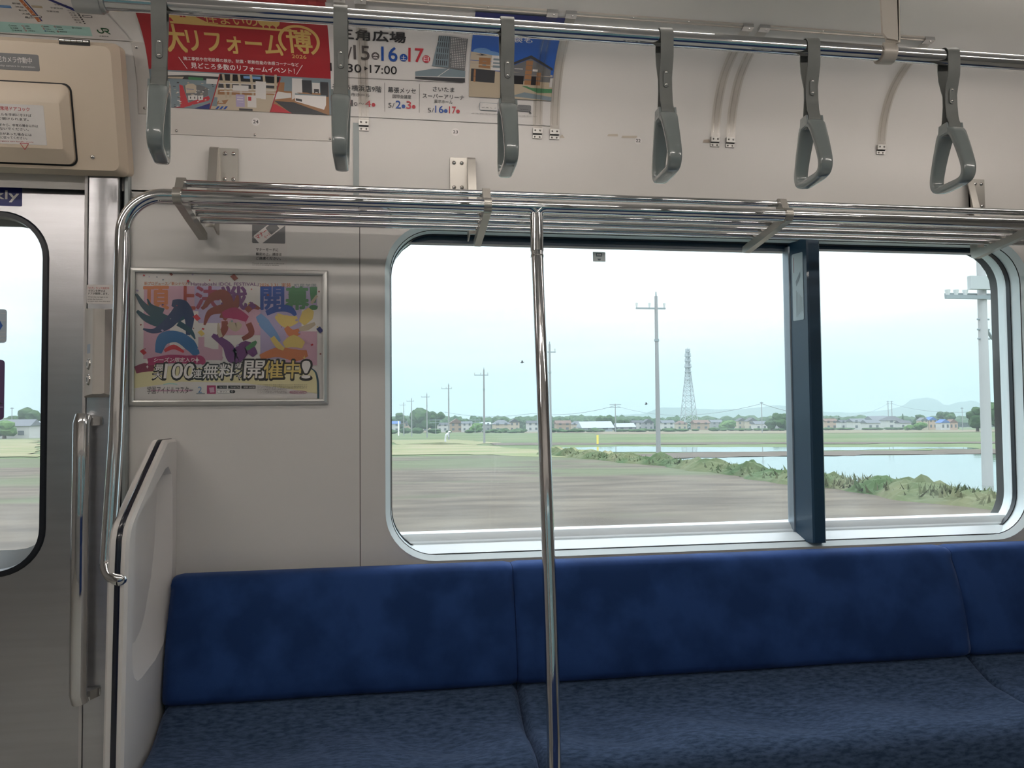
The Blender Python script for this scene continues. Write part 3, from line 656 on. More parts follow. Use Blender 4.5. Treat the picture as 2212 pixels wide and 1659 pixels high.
# beige cover above the door with the emergency cock lid
cv = thing('door_machinery_cover', 'beige hinged cover above the train door', 'cover panel', (-1.2, 2.22, 1.87))
cO = Vector((0, 2.215, 1.865)); cV = Vector((0, -.08, .306)).normalized(); cN = Vector((0, -.306, -.08)).normalized()
cf = lambda u, v, off: cO+Vector((u, 0, 0))+cV*v+cN*off
HC = .332
mb = MB(); b1 = rrect(-2.25, -.722, -.012, HC, .016, 8); b2 = rrect(-2.24, -.739, .002, HC-.012, .020, 8)
mb.slab(b1, b1, cO, (1, 0, 0), cV, cN, h=-.022, h0=-.065, cap=False); mb.slab(b1, b2, cO, (1, 0, 0), cV, cN, h=0, h0=-.022); mb.build('cover_panel', M_BEIGE, cv, smooth=40)
mb = MB(); mb.box(-.965, -.868, 0, 0, 0, 0); mb = MB()
for k in range(5):
    x0 = -.862+k*.0145; c = cf(0, HC-.004, .001); mb.tube([(x0+.0006, c.y, c.z), (x0+.0139, c.y, c.z)], .004, 10)
mb.k = 1; o1 = rrect(-.864, -.788, HC-.014, HC+.001, .001, 2); mb.slab(o1, o1, cO, (1, 0, 0), cV, cN, h=.001); mb.build('hinge', [M_SCREW, M_DARK], cv, smooth=40)
mb = MB(); c = cf(-.805, .036, .0); mb.dome(c, cN, .0062, .004, 14); mb.k = 1; c2 = c+cN*.0042; mb.tube([c2, c2+cN*.0004], .0016, 6); mb.build('screw', [M_SCREW, M_DARK], cv, smooth=50)
# emergency lid (dark gap round it)
mb = MB(); g1 = rrect(-1.45, -.843, .010, .222, .020, 8); g2 = rrect(-1.447, -.8475, .0145, .2175, .018, 8); f2 = rrect(-1.42, -.8665, .052, .168, .004, 8)
mb.k = 1; mb.slab(g1, g1, cO, (1, 0, 0), cV, cN, h=.0008, h0=0)
mb.k = 0; g3 = rrect(-1.447, -.8475, .0145, .2175, .018, 8)
mb.slab(g2, g3, cO, (1, 0, 0), cV, cN, h=.010, h0=.0008, cap=False); mb.slab(g3, f2, cO, (1, 0, 0), cV, cN, h=.030, h0=.010); mb.build('emergency_lid', [M_BEIGE, M_DARK], cv, smooth=25)
def cover_sticker(name, label, x0, x1, v0, v1, h, m, r=.004):
    o1 = rrect(x0, x1, v0, v1, r, 5); mb = MB(); mb.slab(o1, o1, cO+cN*h, (1, 0, 0), cV, cN, h=.0006); return tag(mb.build(name, m, smooth=0), label, 'sticker')
s = cover_sticker('camera_notice_label', 'grey security camera label with white lettering on the beige cover', -1.13, -.917, .248, .289, .0, P_MIDG)
sh = Sheet(lambda u, v, off: cf(u, v, off+.0007), .0005); sh.text('防犯カメラ作動中', P_PAPER, -1.030, -.934, .266, .281, .02); sh.text('Security camera in operation.', P_PAPER, -1.028, -.927, .2545, .2605, .005); sh.build('lettering', s)
s = cover_sticker('emergency_cock_label', 'white instruction label with red heading on the emergency lid', -1.12, -.905, .060, .160, .030, P_PAPER, .002)
sh = Sheet(lambda u, v, off: cf(u, v, off+.0307), .0005)
sh.text('非常用ドアコック', P_CRIM, -1.020, -.939, .1435, .1535, .025)
for k, (q, xe) in enumerate((('このハンドルを手前に引けば', -.936), ('ドアは手で開けられます。', -.944), ('あぶないですから、非常の場合以外は', -.922), ('車外に出ないでください。', -.946), ('係員の指示があった場合には', -.940), ('そのとおりに従ってください。', -.952))):
    zz = (.130, .1195, .104, .0945, .078+.0035, .0725)[k]; sh.text(q, P_CHAR, -1.055, xe, zz, zz+.0068, .012)
sh.text('In case of emergency turn handle, slowly', P_CRIM, -1.06, -.937, .0645, .068, .004)
tri = [(-.9655, .0635), (-.9475, .0635), (-.9565, .0605-.0125+.003)]
sh.build('lettering', s)
sh = Sheet(lambda u, v, off: cf(u, v, off+.0307), .0005); T = [(-.9705, .0585), (-.9495, .0585), (-.960, .0585-.016)]
# small red outline triangle below the text
for i in range(3):
    a, b = Vector((T[i][0], T[i][1]+.018-.018)), Vector((T[(i+1) % 3][0], T[(i+1) % 3][1])); d = (b-a).normalized(); nn = Vector((-d.y, d.x))*.0009; a = a+Vector((0, .006)); b = b+Vector((0, .006))
sh = Sheet(lambda u, v, off: cf(u, v, off+.0307), .0005)
for i in range(3):
    a, b = Vector(T[i])+Vector((0, .0045)), Vector(T[(i+1) % 3])+Vector((0, .0045)); d = (b-a).normalized(); nn = Vector((-d.y, d.x))*.0007
    sh.poly([tuple(a+nn), tuple(b+nn), tuple(b-nn), tuple(a-nn)], P_CRIM)
sh.build('triangle_mark', s)

# navy label on the door leaf and stickers on the door glass
s = sticker('navy_door_label', 'navy blue label with white serif letters on the door leaf', 'sticker', -1.22, -1.026, 1.786, 1.846, 2.3098, P_NAVY, .003)
sh = zsheet(2.3092); sh.text('kly', P_WHITE, -1.097, -1.034, 1.797, 1.829, .035); sh.build('lettering', s)
s = sticker('blue_door_sticker', 'pale rounded sticker with a blue pointed shape on the door glass', 'sticker', -1.16, -1.067, 1.405, 1.499, 2.3248, mat('sticker_grey', (.42, .50, .58), .4), .008)
sh = zsheet(2.3242); sh.poly([(-1.15, 1.49), (-1.092, 1.482), (-1.077, 1.453), (-1.092, 1.425), (-1.15, 1.418)], P_SKY)
for z in (1.412, 1.4225, 1.434, 1.4665, 1.487): sh.rect(-1.083, -1.0695, z, z+.0012, P_PAPER)
sh.build('sticker_print', s)
s = sticker('purple_door_sticker', 'dark purple rounded sticker low on the door glass', 'sticker', -1.16, -1.0705, 1.191, 1.358, 2.3248, mat('sticker_purple', (.12, .07, .17), .4), .010)
sh = zsheet(2.3242); sh.rect(-1.15, -1.073, 1.225, 1.2275, P_LAV); sh.poly([(-1.09, 1.245), (-1.073, 1.235), (-1.09, 1.232)], P_CHAR); sh.build('sticker_print', s)

# ================================================================== WALL SIGNS
# manner mode sticker
s = sticker('phone_manner_sticker', 'grey and white phone manners sticker under the luggage rack', 'sticker', -.407, -.305, 1.620, 1.800, 2.2798, P_PAPER, .006)
sh = zsheet(2.2792)
sh.poly(rrect(-.402, -.310, 1.692, 1.795, .003, 4), P_MIDG)
ph = lambda a, b: (-.3735+a*.62-b*.62+.0, 1.713+a*.68+b*.62)
def rot(cx, cz, ang, P): c_, s_ = math.cos(R(ang)), math.sin(R(ang)); return [(cx+a*c_-b*s_, cz+a*s_+b*c_) for a, b in P]
sh.poly(rot(-.360, 1.724, 40, rrect(-.038, .060, -.016, .016, .005, 4)), P_PAPER)
sh.poly(rot(-.360, 1.724, 40, rrect(.004, .034, -.0125, .0125, .002, 4)), P_MIDG)
def rtext(sh, txt, m, cx, cz, ang, x0, x1, y0, y1, bold):
    f0 = sh.fn; c_, s_ = math.cos(R(ang)), math.sin(R(ang)); sh.fn = lambda u, v, off: f0(cx+u*c_-v*s_, cz+u*s_+v*c_, off); sh.text(txt, m, x0, x1, y0, y1, bold); sh.fn = f0
rtext(sh, 'マナー', P_CRIM, -.360, 1.724, 40, -.034, .002, 0, .012, .04); rtext(sh, 'モード', P_CRIM, -.360, 1.724, 40, -.016, .004, -.012, -.003, .01)
for (cx, cz) in ((-.3995, 1.708), (-.3960, 1.708)): sh.ring(cx+.003, cz, .004, .0008, P_PAPER, 120, 240, 10)
for k, (q, xe) in enumerate((('マナーモードに', -.329), ('設定の上、通話は', -.320), ('ご遠慮ください。', -.322))): sh.text(q, P_BLACK, -.391, xe, 1.669-k*.0125, 1.6775-k*.0125, .03)
sh.text('Please set your mobile phone to silent mode', P_BLACK, -.401, -.313, 1.6315, 1.635, .0); sh.text('and refrain from talking on the phone.', P_BLACK, -.401, -.327, 1.6265, 1.630, .0)
sh.build('sticker_print', s)

# number discs 24, 23, 22
for i, (num, x, ss, off) in enumerate((('24', -.3925, .2145, .0028), ('23', .1845, .2125, .0004), ('22', .7545, .2120, .0004))):
    mb = MB(); cir = [(.0118*math.cos(2*math.pi*k/28), .0118*math.sin(2*math.pi*k/28)) for k in range(28)]
    v = [cove(x+a, ss+b, off+.0004) for a, b in cir]; mb.mesh(v, [tuple(range(28))])
    o = tag(mb.build('number_disc', P_WHITE, smooth=0), ['small round white disc reading 24, below the red advert', 'small round white disc reading 23, below the white venue list', 'small faded white disc reading 22, alone on the bare wall'][i], 'sticker', 'numbered wall discs')
    sh = Sheet(lambda u, v, of, x=x, ss=ss, off=off: cove(x+u, ss+v, off+.0006+of), .0004); sh.text(num, P_BLACK, -.0072, .0072, -.0045, .0048, .03); sh.build('digits', o)

# mounting plates behind the wide poster
def curved_plate(name, label, x0, x1, s0, s1, off, screws, r=.01):
    mb = MB(); o1 = rrect(x0, x1, s0, s1, r, 4); o2 = rrect(x0+.001, x1-.001, s0+.001, s1-.001, r, 4)
    n = 10; v = []; f = []
    for i in range(n+1):
        t = s0+(s1-s0)*i/n; v += [cove(x0, t, 0), cove(x0+.001, t, off), cove(x1-.001, t, off), cove(x1, t, 0)]
    for i in range(n):
        for k in range(3): f.append((4*i+k, 4*i+k+1, 4*i+5+k, 4*i+4+k))
    f += [(0, 1, 2, 3), (4*n, 4*n+1, 4*n+2, 4*n+3)]
    mb.mesh(v, f); p = tag(mb.build(name, mat('advert_plate', (.60, .565, .53), .4, .1), smooth=30), label, 'wall plate')
    for x, t in screws:
        mb = MB(); c = cove(x, t, off); d = cove(x, t, off+.01)-c; mb.dome(c, d, .0042, .003, 12); mb.k = 1; c2 = c+d.normalized()*.0031; mb.tube([c2, c2+d.normalized()*.0004], .0013, 5); mb.build('screw', [M_SCREW, M_DARK], p, smooth=50)
curved_plate('advert_backing_plate', 'light grey backing plate under the red advert with small screws along its lower edge', -.630, -.168, .168, .300, .0026, [(-.610, .178), (-.396, .176), (-.184, .174)])
curved_plate('advert_side_plate', 'narrow light plate with two screws left of the red advert', -.712, -.672, .222, .415, .0026, [(-.700, .400), (-.695, .238)])

# ================================================================== ADVERTS IN THE COVE
def curved_sheet(x0, x1, s0, s1, off, m, name, x0t=None, x1t=None, n=40):
    v = []; f = []
    for i in range(n+1):
        t = s0+(s1-s0)*i/n; q = i/n; a = x0+((x0t if x0t is not None else x0)-x0)*q; b = x1+((x1t if x1t is not None else x1)-x1)*q
        v += [cove(a, t, off), cove(b, t, off)]
    return MB().mesh(v, [(2*i, 2*i+1, 2*i+3, 2*i+2) for i in range(n)]).build(name, m)
def ribbon(sh, pts, ws, m, sub=6):
    P = []
    n = len(pts)
    for i in range(n-1):
        p0 = pts[max(i-1, 0)]; p1 = pts[i]; p2 = pts[i+1]; p3 = pts[min(i+2, n-1)]
        for k in range(sub+(i == n-2)):
            t = k/sub; P.append((tuple(.5*(2*p1[c]+(p2[c]-p0[c])*t+(2*p0[c]-5*p1[c]+4*p2[c]-p3[c])*t*t+(3*p1[c]-p0[c]-3*p2[c]+p3[c])*t**3) for c in (0, 1)), ws[i]+(ws[i+1]-ws[i])*t))
    off = sh._m(m); v = []; f = []
    for i, (p, w) in enumerate(P):
        a = Vector(P[max(i-1, 0)][0]); b = Vector(P[min(i+1, len(P)-1)][0]); d = (b-a)
        d = d.normalized() if d.length > 0 else Vector((1, 0)); nn = Vector((-d.y, d.x))*w/2
        v += [sh.fn(p[0]+nn.x, p[1]+nn.y, off), sh.fn(p[0]-nn.x, p[1]-nn.y, off)]
    sh.mb.mesh(v, [(2*i, 2*i+1, 2*i+3, 2*i+2) for i in range(len(P)-1)])
OFFP = .0034
ws_ = tag(curved_sheet(-.676, .477, .2435, .607, OFFP, P_PAPER, 'renovation_fair_poster'), 'wide red and white renovation fair poster curving into the ceiling behind the rail', 'poster')
PF = lambda u, v, off: cove(u, v, OFFP+off)
sh = Sheet(PF, .0006); sh.step = .009
sh.rect(-.676, -.1785, .3455, .607, P_RED, 34); sh.rect(-.676, -.1785, .2435, .3455, P_SLATE, 8)
random.seed(3)
for k in range(16): # faint squares along the top
    x = -.60+k*.027; sh.rect(x, x+.02, .572+.012*(k % 2), .588+.012*(k % 2), flat('red_pale', (.50, .07, .07)), 3)
sh.poly([(-.605, .500), (-.590, .506), (-.575, .520), (-.560, .525), (-.545, .515), (-.500, .489), (-.490, .484), (-.560, .482), (-.585, .484), (-.590, .495)], P_GOLD)
sh.rect(-.565, -.5505, .4985, .5125, P_RED); sh.rect(-.5585, -.5570, .4985, .5125, P_GOLD); sh.rect(-.565, -.5505, .5050, .5062, P_GOLD)
sh.quad((-.595, .4775), (-.262, .4740), (-.262, .4805), (-.595, .4845), P_GOLD, 1)
sh.text('住まいの', P_GOLD, -.503, -.365, .4835, .5190, .02)
for x in (-.352, -.335, -.318): sh.disc(x, .503, .012, P_GOLD, 14, .016); sh.rect(x-.0018, x+.0018, .481, .500, P_GOLD)
sh.text('大', P_GOLD, -.6160, -.5660, .395, .4740, .045); sh.text('リフォーム', P_GOLD, -.5620, -.3080, .4000, .4590, .045)
sh.ring(-.2600, .4480, .0565, .0085, P_GOLD, -52, 222, 40, .0500)
sh.text('博', P_GOLD, -.2930, -.2260, .4120, .4820, .045); sh.text('2026', P_GOLD, -.2840, -.2440, .3965, .4065, .01)
sh.text('施工事例や住宅設備の展示、耐震・断熱性能の体感コーナーなど', P_WHITE, -.5800, -.2670, .3740, .3840, .02)
sh.text('見どころ多数のリフォームイベント！', P_WHITE, -.5620, -.2790, .3535, .3690, .03)
sh.quad((-.5735, .3505), (-.5720, .3505), (-.5910, .3815), (-.5930, .3815), P_WHITE, 1); sh.quad((-.2755, .3515), (-.2738, .3515), (-.2555, .3785), (-.2575, .3785), P_WHITE, 1)
def C2(cx, cy): return (-.6211+(cx-390)/1525*.4367, .3440-.1005*(cy-(685+(cx-390)*.0459))/(365-(cx-390)*.0052))
def pc(pts, m): sh.poly([C2(a, b) for a, b in pts], m)
# left picture: trade hall seen from above
pc([(240, 690), (858, 712), (745, 1062), (240, 1040)], P_SLATE)
pc([(240, 690), (858, 712), (850, 742), (560, 728), (240, 735)], P_PAPER); pc([(240, 735), (560, 728), (850, 742), (835, 790), (500, 775), (240, 775)], P_CHAR)
pc([(560, 745), (700, 752), (700, 782), (560, 775)], P_LEAF); pc([(240, 745), (520, 745), (500, 768), (240, 765)], P_SAND)
pc([(730, 760), (840, 765), (825, 822), (725, 815)], P_PAPER); pc([(470, 820), (500, 830), (545, 1000), (740, 930), (755, 960), (745, 1055), (405, 1050), (470, 1040)], P_CRIM)
pc([(505, 830), (640, 815), (740, 850), (735, 925), (560, 995), (530, 930)], P_MIDG)
random.seed(5)
for k in range(70):
    cx = random.uniform(392, 800); cy = random.uniform(790, 1040)
    if 470 < cx < 560 and cy > 830: continue
    w = random.uniform(10, 26); h = random.uniform(5, 12); pc([(cx, cy), (cx+w, cy+2), (cx+w-4, cy+h), (cx-4, cy+h)], random.choice([P_PAPER, P_CHAR, P_SAND, P_PAPER, P_SLATE, P_BEI]))
pc([(525, 830), (560, 812), (600, 810), (630, 830), (625, 900), (530, 905)], P_BEI); pc([(535, 858), (605, 860), (605, 878), (535, 876)], P_BLUE)
for cx in (570, 610, 665): pc([(cx-25, 930), (cx+25, 925), (cx+22, 970), (cx-22, 975)], P_PAPER); pc([(cx-6, 940), (cx+4, 940), (cx+3, 960), (cx-5, 960)], P_BLACK)
pc([(500, 1050), (760, 970), (750, 1000), (620, 1055)], P_SLATE); pc([(600, 1058), (752, 1005), (745, 1064)], P_NAVY)
# middle picture: timber frame show house
pc([(866, 712), (1440, 738), (1325, 1088), (752, 1062)], P_BEI); pc([(866, 712), (1440, 738), (1425, 800), (850, 775)], P_BLACK)
pc([(1085, 730), (1250, 738), (1250, 762), (1085, 755)], P_LTBLUE); pc([(845, 800), (1420, 815), (1400, 860), (835, 850)], P_CHAR); pc([(835, 865), (1390, 880), (1380, 925), (828, 915)], P_WOOD)
for a, b in ((880, 900), (960, 935), (1030, 1045), (1145, 1160), (1270, 1275), (1385, 1370)): pc([(a, 715), (a+24, 716), (b+22, 960), (b, 960)], P_SAND)
for y in (800, 850, 880): pc([(850, y), (1400, y+14), (1400, y+22), (850, y+8)], P_PAPER)
pc([(1200, 780), (1300, 785), (1290, 960), (1190, 950)], P_PAPER); pc([(980, 820), (1130, 825), (1125, 880), (975, 875)], P_PAPER)
pc([(850, 960), (1000, 935), (1240, 950), (1340, 1020), (1325, 1088), (800, 1066)], P_BEI); pc([(830, 980), (930, 965), (900, 1010), (800, 1025)], P_WOOD)
for k in range(3): pc([(800+k*38, 1062), (830+k*38, 1028), (850+k*38, 1030), (822+k*38, 1064)], P_BLUE)
pc([(1002, 912), (1085, 915), (1085, 1040), (1002, 1036)], P_LAV); pc([(1112, 920), (1198, 924), (1198, 1044), (1112, 1040)], P_PAPER); pc([(1120, 935), (1150, 936), (1150, 975), (1120, 974)], P_CRIM)
for k in range(3): pc([(1012, 935+k*26), (1072, 937+k*26), (1072, 945+k*26), (1012, 943+k*26)], P_PAPER)
pc([(1030, 1052), (1160, 1058), (1160, 1078), (1030, 1072)], P_CHAR); pc([(770, 940), (825, 945), (818, 1035), (762, 1030)], P_SLATE)
# right picture: white kitchen island
pc([(1452, 742), (1908, 762), (1915, 1112), (1338, 1088)], P_WOOD); pc([(1445, 742), (1908, 762), (1908, 905), (1400, 890)], P_SLATE)
pc([(1555, 748), (1655, 752), (1650, 905), (1545, 960)], P_PAPER); pc([(1650, 765), (1745, 768), (1745, 910), (1650, 900)], P_CHAR); pc([(1830, 780), (1908, 785), (1908, 930), (1830, 920)], P_CHAR)
pc([(1750, 790), (1825, 793), (1825, 905), (1750, 900)], P_PAPER); pc([(1765, 850), (1815, 852), (1815, 900), (1765, 898)], P_CHAR); pc([(1778, 865), (1802, 866), (1802, 892), (1778, 890)], P_PAPER)
pc([(1415, 880), (1540, 890), (1540, 940), (1370, 960), (1365, 930)], P_PAPER); pc([(1410, 790), (1480, 790), (1470, 880), (1400, 880)], P_WOOD)
pc([(1578, 895), (1885, 915), (1882, 1010), (1862, 1058), (1578, 975)], P_WHITE); pc([(1578, 895), (1885, 915), (1885, 935), (1578, 912)], P_SLATE)
pc([(1584, 945), (1645, 957), (1645, 980), (1584, 968)], P_CHAR)
pc([(1375, 975), (1560, 985), (1900, 1110), (1540, 1100)], P_CHAR); pc([(1355, 1010), (1380, 1005), (1545, 1098), (1325, 1088)], P_CRIM)
for a in (858, 1440): pc([(a, 712+(a-858)*.045), (a+10, 713+(a-858)*.045), (a-103, 1064+(a-858)*.045), (a-114, 1063+(a-858)*.045)], P_RED)
# venue list on the white half
sh.text('三角広場', P_BLACK, -.1510, .0351, .4625, .4975, .05)
sh.text('5/', P_GREY, -.1560, -.1150, .4030, .4400, .0)
sh.text('15', P_GREY, -.1110, -.0670, .4035, .4455, .035)
for x, t, m in ((-.0500, '金', P_GREY), (.0300, '土', P_BLUE), (.0950, '日', P_CRIM)): sh.disc(x, .4172, .0112, m); sh.text(t, P_WHITE, x-.0072, x+.0072, .4105, .4240, .03)
sh.text('16', P_BLUE, -.0330, .0120, .4045, .4470, .035); sh.text('17', P_CRIM, .0440, .0860, .4065, .4480, .035)
sh.text('10:30', P_BLACK, -.1790, -.0910, .3672, .3900, .02); sh.poly([(-.0820, .3860), (-.0820, .3740), (-.0715, .3800)], P_BLACK); sh.text('17:00', P_BLACK, -.0665, .0105, .3680, .3905, .02)
sh.quad((-.170, .3512), (.205, .3545), (.205, .3555), (-.170, .3522), P_GREY, 1)
sh.text('そごう横浜店9階', P_CHAR, -.1760, -.0342, .3152, .3325, .012); sh.text('新都市ホール', P_CHAR, -.1500, -.0675, .3005, .3105, .008)
sh.text('5/', P_CHAR, -.1560, -.1350, .2725, .2880); sh.text('1', P_CHAR, -.1240, -.1170, .2728, .2900, .02); sh.ring(-.1090, .2790, .0050, .0016, P_CHAR); sh.text('～', P_CHAR, -.1000, -.0850, .2790, .2830, .02)
sh.text('4', P_CRIM, -.0815, -.0650, .2728, .2905, .03); sh.disc(-.0575, .2790, .0055, P_CRIM)
sh.rect(-.0252, -.0243, .2610, .3435, P_GREY, 4); sh.rect(.0762, .0771, .2630, .3450, P_GREY, 4)
sh.text('幕張メッセ', P_CHAR, -.0152, .0660, .3162, .3322, .015); sh.text('国際会議室', P_CHAR, -.0020, .0525, .3012, .3118, .008)
sh.text('5/', P_CHAR, -.0145, .0035, .2738, .2870); sh.text('2', P_BLUE, .0072, .0222, .2726, .2945, .03); sh.disc(.0300, .2790, .0055, P_BLUE); sh.text('3', P_CRIM, .0385, .0522, .2728, .2945, .03); sh.disc(.0600, .2790, .0055, P_CRIM)
sh.text('さいたま', P_CHAR, .1160, .1795, .3270, .3400, .015); sh.text('スーパーアリーナ', P_CHAR, .0862, .2092, .3065, .3195, .015); sh.text('展示ホール', P_CHAR, .1205, .1748, .2932, .3030, .008)
sh.text('5/', P_CHAR, .1015, .1200, .2655, .2785); sh.text('16', P_BLUE, .1235, .1480, .2655, .2860, .03); sh.disc(.1550, .2720, .0055, P_BLUE); sh.text('17', P_CRIM, .1650, .1850, .2655, .2855, .03); sh.disc(.1915, .2725, .0055, P_CRIM)
# tower picture
sh.quad((.1120, .3980), (.1600, .3950), (.1600, .4950), (.1300, .4950), P_SLATE, 6); sh.quad((.1600, .3950), (.2090, .3900), (.2110, .4900), (.1600, .4950), P_MIDG, 6)
for k in range(6): x = .1225+k*.006; sh.quad((x, .3985), (x+.0022, .3985), (x+.005+.0022, .4945), (x+.005, .4945), P_CHAR, 5)
for k in range(9):
    for j in range(18): sh.rect(.1640+k*.0050, .1666+k*.0050, .3980+j*.0053, .4005+j*.0053, P_PAPER)
sh.poly([(.0640, .3795), (.1120, .3900), (.1650, .3945), (.2100, .3890), (.2100, .3700), (.0640, .3660)], P_SLATE); sh.poly([(.0640, .3660), (.2100, .3700), (.2100, .3570), (.0640, .3600)], P_CHAR)
sh.quad((.1270, .3680), (.1295, .3680), (.1650, .3940), (.1620, .3940), P_PAPER, 1); sh.quad((.0640, .3655), (.2100, .3690), (.2100, .3710), (.0640, .3672), P_PAPER, 1)
# house picture
sh.rect(.2230, .4740, .3850, .5900, P_SKY, 24); sh.rect(.2230, .4740, .5400, .5900, P_NAVY, 6); sh.text('相談も', P_PAPER, .3080, .3960, .4900, .5080, .05)
for cx, cz, w, h in ((.255, .452, .026, .012), (.275, .446, .034, .010), (.245, .440, .020, .008), (.300, .435, .022, .006)): sh.disc(cx, cz, w, P_LTBLUE, 18, h)
sh.poly([(.2230, .4230), (.2230, .4500), (.2900, .4420), (.2980, .4000), (.2900, .3850), (.2230, .3900)], P_BEI); sh.poly([(.2230, .4490), (.2380, .4480), (.2850, .4380), (.2850, .4345), (.2230, .4440)], P_CHAR)
sh.rect(.2480, .2820, .4000, .4330, P_WOOD, 3); sh.rect(.2590, .2700, .4050, .4230, P_SLATE, 2); sh.rect(.2850, .3180, .3960, .4420, P_PAPER, 4); sh.rect(.2900, .3150, .4020, .4340, P_SLATE, 3)
sh.poly([(.2230, .3930), (.4640, .3950), (.4640, .3560), (.2230, .3550)], P_SAND); sh.poly([(.2270, .3980), (.2980, .3960), (.2980, .3600), (.2270, .3600)], P_CHAR); sh.rect(.2350, .2410, .3570, .3960, P_WOOD, 2)
sh.poly([(.3400, .4190), (.4000, .4500), (.4700, .4120), (.4700, .4050), (.4000, .4400), (.3400, .4110)], P_CHAR); sh.poly([(.3450, .4110), (.4000, .4390), (.4650, .4060), (.4650, .3700), (.3450, .3700)], P_MIDG)
sh.rect(.3880, .4080, .3600, .4320, P_WOOD, 5); sh.rect(.4230, .4360, .3600, .3980, P_WOOD, 3); sh.poly([(.3400, .3960), (.4720, .3920), (.4720, .3860), (.3400, .3900)], P_BEI); sh.rect(.3550, .3800, .4000, .4080, P_PAPER); sh.rect(.4100, .4250, .3980, .4060, P_PAPER)
sh.rect(.3500, .3850, .3600, .3850, P_BLACK, 2); sh.rect(.4080, .4230, .3600, .3850, P_BLACK, 2)
sh.poly([(.2230, .3170), (.4740, .3170), (.4740, .3560), (.3600, .3560), (.2230, .3620)], P_SAND); sh.poly([(.3800, .3560), (.4740, .3540), (.4740, .3400), (.4300, .3380)], P_LEAF); sh.poly([(.3500, .3250), (.4740, .3170), (.4740, .3280), (.3900, .3380)], P_SLATE)
sh.poly(rrect(.2560, .3690, .2795, .3015, .003, 3), P_SLATE); sh.poly(rrect(.2572, .3678, .2807, .3003, .002, 3), P_PAPER); sh.text('新築そっくりさん', P_CHAR, .2620, .3550, .2855, .2960, .008)
sh.poly(rrect(.3720, .4125, .2820, .3005, .003, 3), P_MIDG); sh.text('検索', P_BLACK, .3790, .4040, .2865, .2965, .01); sh.poly([(.4080, .2850), (.4150, .2770), (.4115, .2775), (.4100, .2745), (.4080, .2760)], P_CHAR)
sh.text('※施工可能な建物や工事内容には条件があります。詳しくは会場スタッフへお問い合わせください。', P_CHAR, .2320, .4330, .2672, .2705)
sh.build('poster_print', ws_)

# clear plastic holders over the adverts
def holder(xa, xb, label, clips=(1, 1), straps=(1, 1)):
    t = thing('advert_holder', label, 'advert holder', tuple(cove((xa+xb)/2, .60)), 'clear strap advert holders')
    for i, x in enumerate((xa, xb)):
        if not straps[i]: continue
        mb = MB(); n = 36; v = []; f = []; w = .0145
        for k in range(n+1):
            q = .232+(.600-.232)*k/n; v += [cove(x-w, q, .006), cove(x+w, q, .006), cove(x+w, q, .0085), cove(x-w, q, .0085)]
        for k in range(n):
            for j in range(4): f.append((4*k+j, 4*k+(j+1) % 4, 4*k+4+(j+1) % 4, 4*k+4+j))
        mb.mesh(v, f)
        mb.build('clear_strap', M_CLEAR, t)
        mb = MB()
        for dx in (-.009, .006):   # raised inner ribs of the strap
            v = []; f = []
            for k in range(n+1):
                q = .245+(.560-.245)*k/n; v += [cove(x+dx, q, .0085), cove(x+dx+.003, q, .0085), cove(x+dx+.003, q, .0100), cove(x+dx, q, .0100)]
            for k in range(n):
                for j in range(4): f.append((4*k+j, 4*k+(j+1) % 4, 4*k+4+(j+1) % 4, 4*k+4+j))
            mb.mesh(v, f)
        mb.build('strap_rib', M_CLEAR, t)
        if clips[i]:
            def blk(mb, x0, x1, q0, q1, o0, o1):
                P = [cove(a, q, o) for a in (x0, x1) for q in (q0, q1) for o in (o0, o1)]
                mb.mesh(P, [(0, 1, 3, 2), (4, 6, 7, 5), (0, 4, 5, 1), (2, 3, 7, 6), (0, 2, 6, 4), (1, 5, 7, 3)])
            mb = MB(); blk(mb, x-w, x+w, .2035, .2150, .0, .004); blk(mb, x-w, x+w, .2175, .2330, .003, .0105); mb.k = 1; blk(mb, x-w+.001, x+w-.001, .2150, .2175, .0, .007)
            c = mb.build('hinge_clip', [mat('clip_metal', (.40, .39, .37), .4, .8), M_DARK], t, smooth=0)
            for dx in (-.0075, .0075):
                for q, o in ((.2085, .004), (.2265, .0105)):
                    a = cove(x+dx, q, o); MB().dome(a, cove(x+dx, q, o+.01)-a, .0030, .0018, 8).build('screw', M_GREYSCREW, c, smooth=50)
        mb = MB(); P = [cove(a, q, o) for a in (x-w-.001, x+w+.001) for q in (.594, .612) for o in (.0, .011)]
        mb.mesh(P, [(0, 1, 3, 2), (4, 6, 7, 5), (0, 4, 5, 1), (2, 3, 7, 6), (0, 2, 6, 4), (1, 5, 7, 3)])
        c = mb.build('top_clip', M_STEEL2, t, smooth=0); a = cove(x+.004, .604, .011); MB().dome(a, cove(x, .604, .02)-cove(x, .604, .011), .0032, .002, 8).build('screw', M_SCREW, c, smooth=50)
    mb = MB(); x0, x1 = min(xa, xb)+.016, max(xa, xb)-.016
    pr = [(.597, 0), (.597, .006), (.6005, .0085), (.604, .0085), (.6045, .006), (.611, .005), (.611, 0)]
    v = [cove(x0, a, b) for a, b in pr]+[cove(x1, a, b) for a, b in pr]; n = len(pr)
    mb.mesh(v, [(i, (i+1) % n, n+(i+1) % n, n+i) for i in range(n)]+[tuple(range(n)), tuple(range(n, 2*n))]); ch = mb.build('top_channel', mat('channel_metal', (.46, .42, .38), .35, .6), t, smooth=0)
    for k in (1, 2):
        x = x0+(x1-x0)*k/3; a = cove(x, .6085, .0052); MB().dome(a, cove(x, .6085, .01)-cove(x, .6085, .0), .0028, .002, 8).build('screw', M_SCREW, ch, smooth=50)
M_GREYSCREW = mat('dull_screw', (.14, .13, .12), .4, .5)
holder(-.640, -.140, 'clear plastic advert holder clamped over the red poster half', (0, 0), (0, 1))
